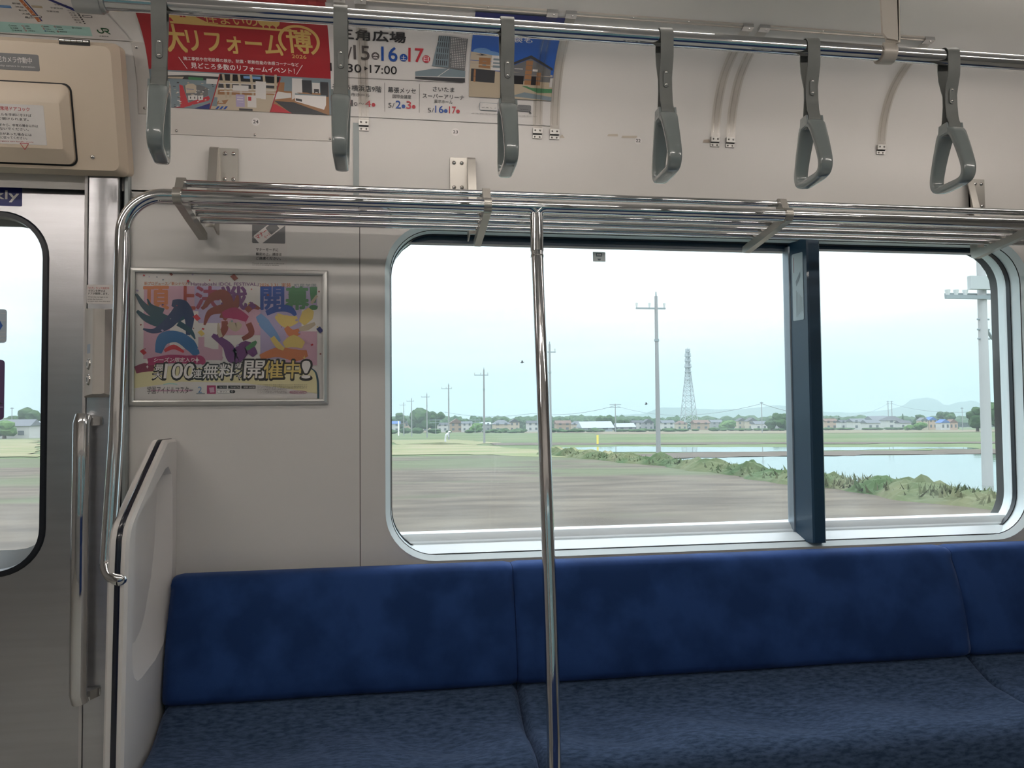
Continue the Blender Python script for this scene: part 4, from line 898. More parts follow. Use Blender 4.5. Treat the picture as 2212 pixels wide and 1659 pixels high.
holder(-.086, .434, 'clear plastic advert holder clamped over the white poster half with dates')
holder(.487, 1.005, 'empty clear plastic advert holder above the number 22 disc')
holder(1.056, 1.578, 'rightmost empty clear plastic advert holder, behind the cream ceiling hanger')
for i, (x0, x1, a, b, lb) in enumerate(((.655, .690, .2215, .2300, 'beige tape scrap left of the 22 disc, larger one'), (.700, .752, .2185, .2270, 'pale tape scrap just above the number 22 disc'), (.966, .990, .2150, .2265, 'brown tape scrap left of the double clear straps'), (.503, .520, .2100, .2205, 'triangular tape scrap beside the strap right of the house picture'))):
    mb = MB(); pts = [(x0, a), (x1, a+.001), (x1-.002, b), (x0+.003, b-.002)] if i < 3 else [(x0, a), (x1, a), (x0+.009, b)]
    mb.mesh([cove(p, q, .0008) for p, q in pts], [tuple(range(len(pts)))]); tag(mb.build('tape_scrap', mat('tape_stain_%d' % (i == 2), ((.56, .49, .41), (.42, .35, .29))[i == 2], .6), smooth=0), lb, 'tape scrap', 'tape scraps on the wall')

# ---- route map above the door
rm = tag(curved_sheet(-2.3, -.7095, .4165, .612, .0030, P_PAPER, 'route_map_poster', x1t=-.815, n=24), 'white railway route map poster above the beige door cover', 'poster')
Mp = lambda px, py: (-1.03+px*.00112-(.0004*(75-py) if False else 0), .4467-(py-47-px*.06)*.00127)
sh = Sheet(lambda u, v, off: cove(u, v, .0030+off), .0005); sh.step = .01
def mpoly(pts, m): sh.poly([Mp(a, b) for a, b in pts], m)
mpoly([(-420, 20), (199, 57), (199, 77), (-420, 50)], P_TEAL)
ribbon(sh, [Mp(60, -40), Mp(72, 0), Mp(90, 45)], [.009, .009, .009], P_ORANGE); ribbon(sh, [Mp(66, -40), Mp(80, 0), Mp(96, 44)], [.003, .003, .003], P_NAVY)
ribbon(sh, [Mp(110, -22), Mp(152, 2), Mp(182, 18), Mp(184, 24)], [.008, .008, .009, .009], P_NAVY); ribbon(sh, [Mp(184, 24), Mp(191, 50)], [.005, .004], P_CHAR)
for k in range(5): a = Mp(184.8+k*1.35, 27+k*4.9); sh.rect(a[0]-.0018, a[0]+.0018, a[1]-.0010, a[1]+.0012, P_PAPER)
for k in range(7): a = Mp(72+k*3.6, 2+k*8); sh.disc(a[0], a[1], .0014, P_PAPER, 8)
a = Mp(87, 33); sh.poly(rrect(a[0]-.014, a[0]+.014, a[1]-.003, a[1]+.003, .0028, 4), P_CHAR); sh.poly(rrect(a[0]-.012, a[0]+.012, a[1]-.0018, a[1]+.0018, .0016, 4), P_PAPER)
a = Mp(203, 32); sh.poly(rrect(a[0]-.013, a[0]+.012, a[1]-.0035, a[1]+.0035, .003, 4), P_CHAR); sh.poly(rrect(a[0]-.011, a[0]+.010, a[1]-.002, a[1]+.002, .0018, 4), P_PAPER)
a = Mp(20, 10); sh.rect(a[0]-.024, a[0]+.024, a[1]-.004, a[1]+.004, P_LTBLUE); a = Mp(98, 10); sh.rect(a[0]-.012, a[0]+.014, a[1]-.0035, a[1]+.0035, P_SAND)
for k, w in enumerate(('新宿', '渋谷', '恵比寿', '大崎', '品川')): a = Mp(60+k*3.4, 3+k*8.2); sh.text(w, P_CHAR, a[0]-.014, a[0]+.006, a[1]-.0026, a[1]+.0026, .01)
for k, w in enumerate(('小山', '古河', '久喜', '白岡', '蓮田', '大宮')): a = Mp(168+k*1.6, 18+k*5.6); sh.text(w, P_CHAR, a[0]-.006, a[0]+.009, a[1]-.0023, a[1]+.0023, .01)
for k in range(3): a = Mp(140-k*12, 4+k*8); sh.text('宇都宮線', P_CHAR, a[0], a[0]+.03, a[1]-.0024, a[1]+.0024)
for ci, cx in enumerate((19, 48, 92, 120, 160)):
    for k in range(3 if ci < 4 else 1):
        a = Mp(cx+k*1.6, 53+k*5.2+cx*.025+(0 if ci < 4 else 1)); c = ((P_LEAF, P_CRIM, P_ORANGE, P_CRIM, P_CHAR)[ci], (P_LEAF, P_CRIM, P_CRIM, P_LTBLUE, P_CHAR)[ci], (P_LEAF, P_CRIM, P_BLUE, P_CRIM, P_CHAR)[ci])[k]
        sh.ring(a[0], a[1], .0024, .0009, c, n=14); sh.text(('高崎線', '上野東京', '京浜東北', '湘南新宿', '山手線各駅')[ci], P_CHAR, a[0]+.004, a[0]+.017+.006*(k == 2 or ci == 4), a[1]-.0019, a[1]+.0019)
JR = lambda cx, cy: (-.7915+(cx-310)/350*.0335, .4493-(cy-645)/170*.0172)
ribbon(sh, [JR(330, 700), JR(345, 757), JR(400, 787), JR(455, 780), JR(478, 745), JR(458, 690), JR(450, 664)], [.0033]*7, P_GREEN)
ribbon(sh, [JR(432, 660), JR(520, 660), JR(590, 664), JR(622, 690), JR(605, 728), JR(505, 730)], [.0033]*6, P_GREEN); ribbon(sh, [JR(520, 718), JR(585, 765), JR(650, 810)], [.0034, .0034, .0022], P_GREEN)
sh.text('JR東日本', P_CHAR, -.7890, -.7650, .4238, .4275, .015)
sh.build('map_print', rm)

# ================================================================== FRAMED POSTER ON THE WALL
fp = thing('framed_poster', 'colourful framed poster with a yellow base and big bold lettering beside the window', 'framed poster', (-.46, 2.28, 1.226))
fo = rrect(-.731, -.188, 1.226, 1.616, .003, 2); f1 = rrect(-.727, -.192, 1.230, 1.612, .002, 2); f2 = rrect(-.720, -.199, 1.237, 1.605, .001, 2); f3 = rrect(-.7155, -.2035, 1.2415, 1.6005, .0008, 2)
Fr = ((0, 2.2798, 0), (1, 0, 0), (0, 0, 1), (0, -1, 0)); mb = MB()
mb.slab(fo, fo, *Fr, h=.004, cap=False); mb.slab(fo, f1, *Fr, h=.009, h0=.004, cap=False); mb.slab(f1, f2, *Fr, h=.011, h0=.009, cap=False); mb.slab(f2, f3, *Fr, h=.0095, h0=.011, cap=False); mb.slab(f3, f3, *Fr, h=.003, h0=.0095, cap=False)
mb.build('poster_frame', mat('frame_aluminium', (.60, .60, .58), .3, .7), fp, smooth=12)
mb = MB(); mb.slab(f3, f3, *Fr, h=.0022, h0=.0020); pp = mb.build('poster_sheet', P_PAPER, fp, smooth=0)
mb = MB(); mb.slab(f3, f3, *Fr, h=.0066, h0=.0064); mb.build('acrylic_cover', clear_mat('acrylic', (.97, .97, .97), .045, rough=.08), fp, smooth=0)
FPf = lambda cx, cy, off: Vector((-.7155+(cx-142)/1878*.512, 2.2776-off, 1.6005-.359*(cy-(135+(cx-145)*.0133))/(1277-(cx-145)*.0197)))
sh = Sheet(FPf, .0014)
def q4(x0, y0, x1, y1, m): sh.poly([(x0, y1), (x1, y1), (x1, y0), (x0, y0)], m)
def tx(t, m, x0, y0, x1, y1, b=.0, sk=0): sh.text(t, m, x0, x1, y1, y0, b, sk)
for x0, y0, x1, y1, m in ((225, 270, 720, 1000, P_PINK), (720, 270, 980, 640, P_LAV), (980, 480, 1380, 760, P_PINK), (1380, 270, 1960, 1000, P_LAV), (1640, 700, 1960, 1060, P_PINK), (740, 780, 1000, 1010, P_PINK), (480, 520, 760, 900, P_PAPER), (820, 640, 960, 900, P_PAPER), (1800, 500, 1960, 720, P_PAPER)): q4(x0, y0, x1, y1, m)
for ch, x0, x1, m in (('頂', 225, 465, P_ORANGE), ('上', 545, 725, flat('brick', (.38, .08, .06))), ('決', 735, 965, flat('maroon', (.30, .05, .10))), ('戦', 990, 1240, P_PURP), ('開', 1385, 1615, P_BLUE), ('幕', 1640, 1870, P_LEAF)): tx(ch, m, x0, 275, x1, 500, .06)
tx('、', P_PURP, 1262, 425, 1345, 480, .06); tx('！', P_LEAF, 1885, 280, 1960, 500, .05)
tx('新プロデュース／新シナリオ', P_ORANGE, 228, 228, 655, 262, .02); tx('「Hatsuboshi IDOL FESTIVAL」', P_PURP, 660, 225, 1360, 268, .02); tx('2026.3.31. 実装', P_ORANGE, 1370, 235, 1690, 275, .02); tx('初星学園', P_SLATE, 1720, 242, 1950, 275, .01)
# streamers filling the middle (plain ribbons and confetti)
for pts, ws, m in (
    ([(150, 350), (230, 470), (380, 580), (560, 620)], [20, 60, 95, 40], P_DKTEAL), ([(160, 520), (260, 600), (420, 640), (640, 560)], [25, 70, 90, 60], P_DKTEAL), ([(220, 700), (330, 720), (470, 640), (600, 480)], [15, 50, 110, 130], flat('deepnavy', (.025, .05, .13))),
    ([(500, 440), (600, 470), (670, 580), (660, 760)], [60, 130, 100, 40], flat('deepnavy', (.025, .05, .13))), ([(260, 400), (300, 470), (420, 520)], [12, 34, 50], P_DKTEAL), ([(560, 640), (680, 720), (730, 800)], [60, 50, 10], P_DKTEAL),
    ([(370, 940), (420, 800), (560, 780), (680, 860), (750, 960)], [60, 130, 110, 120, 60], flat('cloth_blue', (.04, .15, .34))), ([(430, 920), (520, 880), (620, 930)], [30, 50, 20], P_CRIM),
    ([(800, 500), (900, 380), (1010, 360), (1060, 470), (1000, 600)], [20, 80, 110, 110, 70], P_BROWN), ([(820, 660), (870, 540), (980, 500), (1120, 470), (1150, 360)], [20, 60, 90, 80, 20], P_BROWN), ([(1240, 520), (1300, 470), (1380, 500)], [60, 60, 20], P_BROWN),
    ([(1000, 560), (1120, 540), (1250, 600)], [60, 120, 60], P_MAG), ([(950, 800), (1020, 700), (1020, 620)], [60, 70, 60], P_BROWN), ([(1260, 640), (1290, 740), (1200, 800)], [60, 60, 40], P_BROWN), ([(1060, 640), (1130, 680), (1180, 640)], [50, 90, 50], P_SAND),
    ([(900, 760), (1040, 860), (1120, 980), (1240, 880), (1330, 960)], [40, 90, 150, 130, 60], P_PURP), ([(760, 880), (900, 940), (1000, 1000)], [40, 80, 40], P_PINK), ([(1240, 900), (1310, 850), (1340, 820)], [40, 50, 20], P_LEAF),
    ([(1360, 560), (1420, 640), (1520, 760), (1580, 820)], [60, 110, 80, 20], P_LTBLUE), ([(1440, 540), (1560, 490), (1680, 500), (1740, 560)], [50, 70, 70, 30], P_BLUE), ([(1540, 560), (1640, 620), (1760, 600)], [50, 130, 60], P_YEL),
    ([(1800, 640), (1860, 560), (1900, 500)], [70, 130, 60], P_YEL), ([(1780, 700), (1860, 680), (1940, 640)], [40, 60, 30], P_SAND), ([(1640, 680), (1700, 740), (1780, 720)], [50, 80, 60], P_ORANGE), ([(1620, 860), (1720, 820), (1820, 860)], [60, 130, 70], P_YEL),
    ([(1380, 980), (1560, 930), (1740, 960), (1860, 940)], [50, 100, 120, 60], P_ORANGE), ([(1500, 780), (1560, 860), (1620, 900)], [50, 60, 30], P_YEL), ([(1900, 440), (1960, 360)], [30, 26], P_SAND), ([(960, 640), (965, 720), (985, 780)], [14, 40, 40], P_SAND)):
    ribbon(sh, pts, ws, m)
random.seed(11)
for k in range(46):
    cx = random.uniform(160, 2000); cy = random.uniform(150, 950); a = random.uniform(0, 3); r = random.choice([7, 9, 12, 16])
    sh.poly([(cx+r*math.cos(a+t), cy+r*.8*math.sin(a+t)) for t in (0, 1.4, 3.1, 4.5)], random.choice([P_CRIM, P_NAVY, P_BROWN, P_LAV, P_YEL, P_SLATE]))
for cx, cy, r, m in ((1115, 180, 42, P_BROWN), (745, 585, 42, P_CRIM), (790, 740, 38, P_YEL), (1300, 465, 44, P_PURP), (1990, 705, 40, P_NAVY), (225, 930, 36, P_CRIM), (490, 152, 20, P_BROWN)): sh.poly([(cx+r*math.cos(t), cy+r*.85*math.sin(t)) for t in (.3, 1.5, 3.4, 4.7)], m)
sh.poly([(140, 1105), (300, 1060), (700, 1085), (1300, 1090), (1880, 1075), (1940, 1130), (1970, 1230), (1975, 1395), (140, 1408)], P_PALEY)
sh.poly([(145, 1290), (600, 1225), (1200, 1235), (1700, 1300), (1965, 1345), (1968, 1394), (142, 1407)], P_PAPER)
ribbon(sh, [(1890, 1085), (1945, 1130), (1968, 1220), (1972, 1300), (1973, 1392)], [6, 18, 22, 22, 22], P_DKTEAL)
ribbon(sh, [(150, 1110), (240, 1085), (330, 1090)], [70, 90, 60], flat('wine', (.22, .03, .07))); ribbon(sh, [(270, 1030), (480, 1000), (640, 1005), (780, 1010), (820, 1050)], [70, 86, 80, 90, 30], P_MAG)
tx('シーズン限定入り', P_WHITE, 325, 985, 720, 1030, .02, .02)
for cx, cy, r in ((750, 1010, 38), (262, 1030, 22), (265, 1078, 20), (1830, 985, 26), (1885, 1100, 18)): sh.poly([(cx, cy-r), (cx+r*.2, cy-r*.2), (cx+r*.7, cy), (cx+r*.2, cy+r*.2), (cx, cy+r), (cx-r*.2, cy+r*.2), (cx-r*.7, cy), (cx-r*.2, cy-r*.2)], P_WHITE if cx < 1800 else P_YEL)
for t, x0, y0, x1, y1, m in (('最', 338, 1055, 425, 1120, P_WHITE), ('大', 322, 1125, 408, 1195, P_WHITE), ('100', 425, 1045, 715, 1192, P_WHITE), ('連', 712, 1105, 795, 1190, P_WHITE), ('無料', 805, 1045, 1110, 1192, P_WHITE), ('ガ', 1125, 1035, 1195, 1090, P_WHITE), ('シ', 1118, 1095, 1180, 1145, P_WHITE), ('ャ', 1150, 1155, 1190, 1195, P_WHITE),
                             ('開', 1215, 1015, 1415, 1190, P_WHITE), ('催', 1412, 1015, 1610, 1190, P_YEL), ('中', 1620, 1015, 1790, 1190, P_YEL), ('!', 1800, 1018, 1890, 1190, P_WHITE)):
    tx(t, P_BLACK, x0-10, y0-8, x1+12, y1+14, .11, .06); tx(t, m, x0, y0, x1, y1, .03, .06)
tx('学園アイドルマスター', P_CHAR, 265, 1272, 715, 1345, .0); q4(300, 1305, 700, 1322, P_PINK); tx('学園アイドルマスター', P_CHAR, 265, 1272, 715, 1345, .0)
ribbon(sh, [(420, 1255), (490, 1242), (560, 1255)], [10, 12, 10], P_TEAL); tx('2', P_LTBLUE, 762, 1275, 800, 1335, .02); q4(745, 1340, 830, 1347, P_SLATE)
q4(850, 1262, 938, 1345, P_MAG); sh.poly([(870, 1285), (920, 1280), (925, 1330), (880, 1335)], P_PINK)
for x0, x1, t in ((950, 1048, 'App Store'), (1060, 1182, 'Google Play'), (1192, 1335, 'DMM GAMES')): q4(x0, 1264, x1, 1294, P_BLACK); tx(t, P_WHITE, x0+24, 1272, x1-6, 1287, .01)
sh.poly(rrect(950, 1130, 1308, 1340, 15, 4)[::-1], P_SLATE); sh.poly(rrect(953, 1127, 1311, 1337, 13, 4)[::-1], P_WHITE); tx('学マス', P_CHAR, 978, 1316, 1050, 1334, .01); sh.poly(rrect(1075, 1130, 1308, 1340, 15, 4)[::-1], P_BLACK); sh.ring(1100, 1322, 9, 3, P_WHITE, n=14)
for k in range(6): tx('アプリ内課金あり画面は開発中のものです権利表記および注意事項'[:(26 if k < 2 else 22-k*2)], P_GREY, 1352, 1250+k*16, (1860 if k < 3 else 1650), 1260+k*16)
sh.ring(1767, 1330, 94, 4, P_PINK, n=30, rv=18); tx('BANDAI NAMCO', P_MAG, 1684, 1320, 1850, 1340, .01)
sh.build('poster_print', pp)

# little sticker at the top of the left pane, and the label on the black window bar
s = sticker('window_glass_sticker', 'tiny white sticker with a bus-like mark at the top of the wide window pane', 'sticker', .626, .667, 1.676, 1.707, 2.3620, mat('sticker_pale', (.74, .80, .80), .5), .002)
sh = zsheet(2.3614); sh.poly(rrect(.636, .656, 1.692, 1.704, .002, 3), P_SLATE); sh.rect(.640, .645, 1.696, 1.701, P_WHITE); sh.rect(.647, .652, 1.696, 1.701, P_WHITE); sh.poly([(.640, 1.6855), (.653, 1.6855), (.6495, 1.680), (.6435, 1.680)], P_SLATE); sh.build('sticker_print', s)
a0 = Vector((1.2862, 2.3330, 0)); a1 = Vector((1.3005, 2.2735, 0)); du = (a1-a0).normalized(); dn = Vector((du.y, -du.x, 0)); dn = dn if dn.x < 0 else -dn
mb = MB(); o1 = rrect(.004, .052, 1.488, 1.706, .004, 4); mb.slab(o1, o1, a0+dn*.0006, du, (0, 0, 1), dn, h=.0006)
s = tag(mb.build('window_bar_label', mat('label_pale_blue', (.42, .52, .56), .4), smooth=0), 'tall narrow pale label on the side of the black window bar', 'sticker')
sh = Sheet(lambda u, v, off: a0+dn*(.0013+off)+du*u+Vector((0, 0, v)), .0004)
sh.rect(.010, .013, 1.645, 1.695, flat('faded_red', (.36, .24, .26))); sh.poly([(.020, 1.615), (.040, 1.645), (.040, 1.628), (.022, 1.598)], P_SLATE)
for k in range(5): sh.rect(.020+k*.006, .0225+k*.006, 1.50+.004*k, 1.585-.006*k, flat('faded_grey', (.30, .36, .38)))
sh.build('label_print', s)

# ================================================================== OUTSIDE
G = lambda x, y: -.845-.0205*y-.005*x                      # gently falling farmland
def on_ground(px, py):
    """where the view through that spot of the photograph meets the farmland"""
    r = _rt2*((px-1106)/FPX)-_up2*((py-829.5)/FPX)+_fw
    t = (-.845-1.2)/(r.z+.0205*r.y+.005*r.x); return (r.x*t, r.y*t)
def at_depth(px, py, Y):
    r = _rt2*((px-1106)/FPX)-_up2*((py-829.5)/FPX)+_fw; return CAM+r*(Y/r.y)
def ground_patch(name, pts, m, h, kind='structure', jit=.004):
    """flat patch laid on the farmland, with an uneven outline"""
    random.seed(len(pts)*7+int(abs(pts[0][0])*13)); o = []
    for (x0, y0), (x1, y1) in zip(pts, pts[1:]+pts[:1]):
        L0 = math.hypot(x1-x0, y1-y0); ds = max(8, math.hypot((x0+x1)/2, (y0+y1)/2)); n = max(1, min(60, int(L0/(ds*.025))))
        for k in range(n):
            t = k/n; x = x0+(x1-x0)*t; y = y0+(y1-y0)*t; d = math.hypot(x, y); a = jit*d*(1 if n > 1 else 0); o.append((x+random.gauss(0, a), y+random.gauss(0, a*min(3, 1+d*.02))))
    fl, tr = tess([o]); return MB().mesh([(a, b, G(a, b)+h) for a, b in fl], tr).build(name, m, smooth=0, kind=kind)
gp = lambda L_: [on_ground(a, b) for a, b in L_]
M_SOIL = two_tone('soil_with_weeds', (0.0525, 0.0420, 0.0311), (0.0987, 0.0819, 0.0609), .75, .36, .66, .95, stretch=(.40, 1.2, 1), detail=5)
_n = M_SOIL.node_tree.nodes; _l = M_SOIL.node_tree.links; _p = _n['Principled BSDF']; _src = _p.inputs['Base Color'].links[0].from_socket
_t = _n.new('ShaderNodeTexCoord'); _mp = _n.new('ShaderNodeMapping'); _mp.inputs['Scale'].default_value = (.45, 1, 1); _z = _n.new('ShaderNodeTexNoise'); _z.inputs['Scale'].default_value = .16; _z.inputs['Detail'].default_value = 6
_l.new(_t.outputs['Object'], _mp.inputs[0]); _l.new(_mp.outputs[0], _z.inputs[0])
_x = _n.new('ShaderNodeSeparateXYZ'); _l.new(_t.outputs['Object'], _x.inputs[0])
_r = _n.new('ShaderNodeMapRange'); _r.inputs['From Min'].default_value = 14; _r.inputs['From Max'].default_value = 42; _r.inputs['To Min'].default_value = -.10; _r.inputs['To Max'].default_value = .12; _l.new(_x.outputs[1], _r.inputs[0])
_a = _n.new('ShaderNodeMath'); _l.new(_z.outputs[0], _a.inputs[0]); _l.new(_r.outputs[0], _a.inputs[1])
_s = _n.new('ShaderNodeMapRange'); _s.inputs['From Min'].default_value = .52; _s.inputs['From Max'].default_value = .66; _s.inputs['To Max'].default_value = .62; _l.new(_a.outputs[0], _s.inputs[0])
_m = _n.new('ShaderNodeMix'); _m.data_type = 'RGBA'; _l.new(_s.outputs[0], _m.inputs['Factor']); _l.new(_src, _m.inputs['A']); _m.inputs['B'].default_value = (.062, .088, .038, 1); _l.new(_m.outputs['Result'], _p.inputs['Base Color'])
M_SOIL2 = two_tone('dry_soil', (0.1560, 0.1200, 0.0900), (0.1020, 0.0810, 0.0630), .35, .35, .65, .95, stretch=(.5, 2, 1), detail=8)
M_GRASS = two_tone('meadow_green', (0.0530, 0.0877, 0.0265), (0.0898, 0.1061, 0.0490), .05, .35, .65, .95, stretch=(.3, 1, 1), detail=6)
M_GRASSD = two_tone('bank_green', (0.0336, 0.0648, 0.0202), (0.1056, 0.1104, 0.0576), .55, .35, .68, .95, detail=6)
M_DRYG = two_tone('dry_grass', (0.1966, 0.1685, 0.1030), (0.0936, 0.1264, 0.0421), .25, .35, .65, .95, stretch=(.4, 1.5, 1), detail=7)
M_YOUNG = two_tone('rice_seedlings', (0.0900, 0.1260, 0.0495), (0.0585, 0.0900, 0.0315), .3, .3, .7, .9, detail=5)
M_MUD = two_tone('mud_ridge', (0.0609, 0.0504, 0.0399), (0.0798, 0.0651, 0.0504), .6, .3, .7, .95)
M_PINKSOIL = two_tone('far_soil', (0.1485, 0.1125, 0.0810), (0.1080, 0.1080, 0.0585), .02, .3, .7, .95)
M_WATER = mat('paddy_water_surface', (.10, .13, .11), .04, spec=.9, bump=(.8, .15, .02))
M_WATER.node_tree.nodes['Principled BSDF'].inputs['IOR'].default_value = 1.6
ground_patch('ground', [(-900, 3.2), (3000, 3.2), (5200, 4200), (-1800, 4200)], M_GRASS, 0, jit=0)
ground_patch('soil_field', [(-60, 4), (30, 4), *gp([(2400, 1140), (2212, 1112), (2080, 1096), (1976, 1083), (1873, 1068), (1785, 1057), (1640, 1036), (1500, 1016), (1400, 1003), (1300, 994), (1190, 984), (1000, 984), (840, 986), (0, 992), (-600, 1000)])], M_SOIL, .03)
ground_patch('dry_grass_strip', gp([(840, 984), (840, 962), (960, 956), (1080, 966), (1200, 975), (1230, 990), (1190, 988), (1000, 982)]), M_DRYG, .04)
ground_patch('dry_grass_strip', gp([(840, 952), (980, 950), (1080, 956), (1020, 962), (860, 960)]), M_DRYG, .04)
ground_patch('dry_grass_strip', gp([(-400, 990), (84, 988), (84, 950), (-400, 952)]), M_DRYG, .06)
ground_patch('far_soil_field', gp([(1290, 938), (2190, 934), (2190, 928.5), (1290, 930)]), M_PINKSOIL, .05)
ground_patch('far_soil_field', gp([(840, 934), (1290, 936), (1290, 931), (840, 929)]), M_PINKSOIL, .05)
ground_patch('mud_ridge', gp([(1060, 962), (2300, 958), (2300, 954), (1060, 957.5)]), M_MUD, .05)
ground_patch('seedling_field', gp([(1200, 978), (1480, 979), (2300, 970), (2300, 959), (1190, 962)]), M_YOUNG, .03)
ground_patch('paddy_water', gp([(1205, 977), (1480, 978), (1760, 975), (2100, 969), (2100, 966), (1800, 967), (1560, 967), (1330, 965), (1215, 968)]), M_WATER, .045)
ground_patch('mud_ridge', gp([(1340, 984), (1420, 993), (1500, 990), (1790, 986), (2300, 980), (2300, 969), (1790, 976), (1480, 979)]), M_MUD, .06)
ground_patch('paddy_water', gp([(1400, 998), (1550, 1012), (1716, 1030), (1800, 1040), (1900, 1048), (2000, 1056), (2110, 1068), (2400, 1085), (2400, 978), (2180, 982), (1790, 987), (1500, 991)]), M_WATER, .05)
# grassy bank: a low lumpy ridge between the soil field and the water
def ridge(name, A, wid, hgt, m, seedn, n=90, k=10):
    random.seed(seedn); v = []; f = []; rows = []
    P = [Vector((a, b)) for a, b in A]; seg = [0]
    for a, b in zip(P, P[1:]): seg.append(seg[-1]+(b-a).length)
    ph = [random.uniform(0, 6) for _ in range(6)]
    for i in range(n+1):
        d = seg[-1]*i/n; j = max(q for q in range(len(P)-1) if seg[q] <= d+1e-9); t = (d-seg[j])/(seg[j+1]-seg[j]); p = P[j].lerp(P[j+1], t)
        dr = (P[j+1]-P[j]).normalized(); nn = Vector((-dr.y, dr.x)); w = wid*(1+.25*math.sin(d*.8+ph[0])+.15*math.sin(d*2.1+ph[1])); h = hgt*(1+.3*math.sin(d*1.3+ph[2])+.25*math.sin(d*3.1+ph[3])+random.uniform(-.12, .12))
        for q in range(k+1):
            u = q/k*2-1; x, y = p+nn*w*u; v.append((x, y, G(x, y)-.05+max(0, h*(1-u*u)*(1+random.uniform(-.22, .22)))+.05*(abs(u) < .95)))
    for i in range(n):
        for q in range(k): f.append((i*(k+1)+q, i*(k+1)+q+1, (i+1)*(k+1)+q+1, (i+1)*(k+1)+q))
    return MB().mesh(v, f).build(name, m, smooth=0, kind='structure')
ridge('grass_bank', gp([(1190, 982), (1300, 993), (1430, 1005), (1560, 1020), (1700, 1040), (1790, 1052), (1873, 1061), (1976, 1075), (2080, 1088), (2240, 1106), (2600, 1150)]), .95, .38, M_GRASSD, 4, 260, 12)
ridge('grass_bank', gp([(1190, 972), (1300, 984), (1400, 996)]), .8, .25, M_DRYG, 5, 50)
# tufts of grass on the bank: uncountable blades, one object
random.seed(21); mb = MB(); A = gp([(1230, 986), (1300, 993), (1430, 1005), (1560, 1020), (1700, 1040), (1790, 1052), (1873, 1061), (1976, 1075), (2080, 1088), (2240, 1106)])
for k in range(1800):
    j = random.randrange(len(A)-1); t = random.random(); x = A[j][0]+(A[j+1][0]-A[j][0])*t+random.gauss(0, .45); y = A[j][1]+(A[j+1][1]-A[j][1])*t+random.gauss(0, .45)
    h = random.uniform(.10, .30); a = random.uniform(0, 3.14); w = random.uniform(.03, .08); b = G(x, y)+random.uniform(.05, .28); lx, ly = random.gauss(0, .1), random.gauss(0, .1)
    mb.mesh([(x-w*math.cos(a), y-w*math.sin(a), b), (x+w*math.cos(a), y+w*math.sin(a), b), (x+lx, y+ly, b+h)], [(0, 1, 2)])
tag(mb.build('bank_grass', M_GRASSD, smooth=0), 'green grass tufts growing along the bank beside the flooded paddy', 'grass', kind='stuff')

# ---- far hills
def hills(name, Y, prof_, m, dz):
    v = []; f = []; n = 160
    xs = [p[0] for p in prof_]
    for i in range(n+1):
        px = xs[0]+(xs[-1]-xs[0])*i/n; j = max(q for q in range(len(xs)-1) if xs[q] <= px+1e-6); t = (px-xs[j])/(xs[j+1]-xs[j]); t = t*t*(3-2*t)
        py = prof_[j][1]+(prof_[j+1][1]-prof_[j][1])*t+.8*math.sin(px*.05)+.5*math.sin(px*.13+1); a = at_depth(px, py, Y)
        v += [tuple(a), (a.x*1.25, Y*1.25, G(a.x, Y)-20), (a.x*.9, Y*.9, G(a.x*.9, Y*.9)-4)]
    for i in range(n): f += [(3*i, 3*i+3, 3*i+4, 3*i+1), (3*i, 3*i+2, 3*i+5, 3*i+3)]
    return MB().mesh(v, f).build(name, m, smooth=60, kind='structure')
M_HILL = mat('forested_hill', (.045, .075, .05), .95)
hills('hills', 3000, [(1100, 912), (1200, 908), (1300, 900), (1380, 895), (1430, 880), (1520, 883), (1600, 884), (1680, 875), (1760, 888), (1850, 892), (1910, 886), (1945, 878), (1975, 862), (2005, 859), (2020, 862), (2045, 875), (2075, 868), (2100, 866), (2130, 876), (2200, 884), (2400, 890), (3000, 905)], M_HILL, 0)
hills('hills', 2200, [(-300, 915), (0, 905), (200, 908), (840, 914), (1000, 912), (1300, 908), (1480, 900), (1600, 905), (1700, 899), (1800, 903), (1900, 905), (2100, 899), (2400, 903), (3000, 910)], M_HILL, 0)

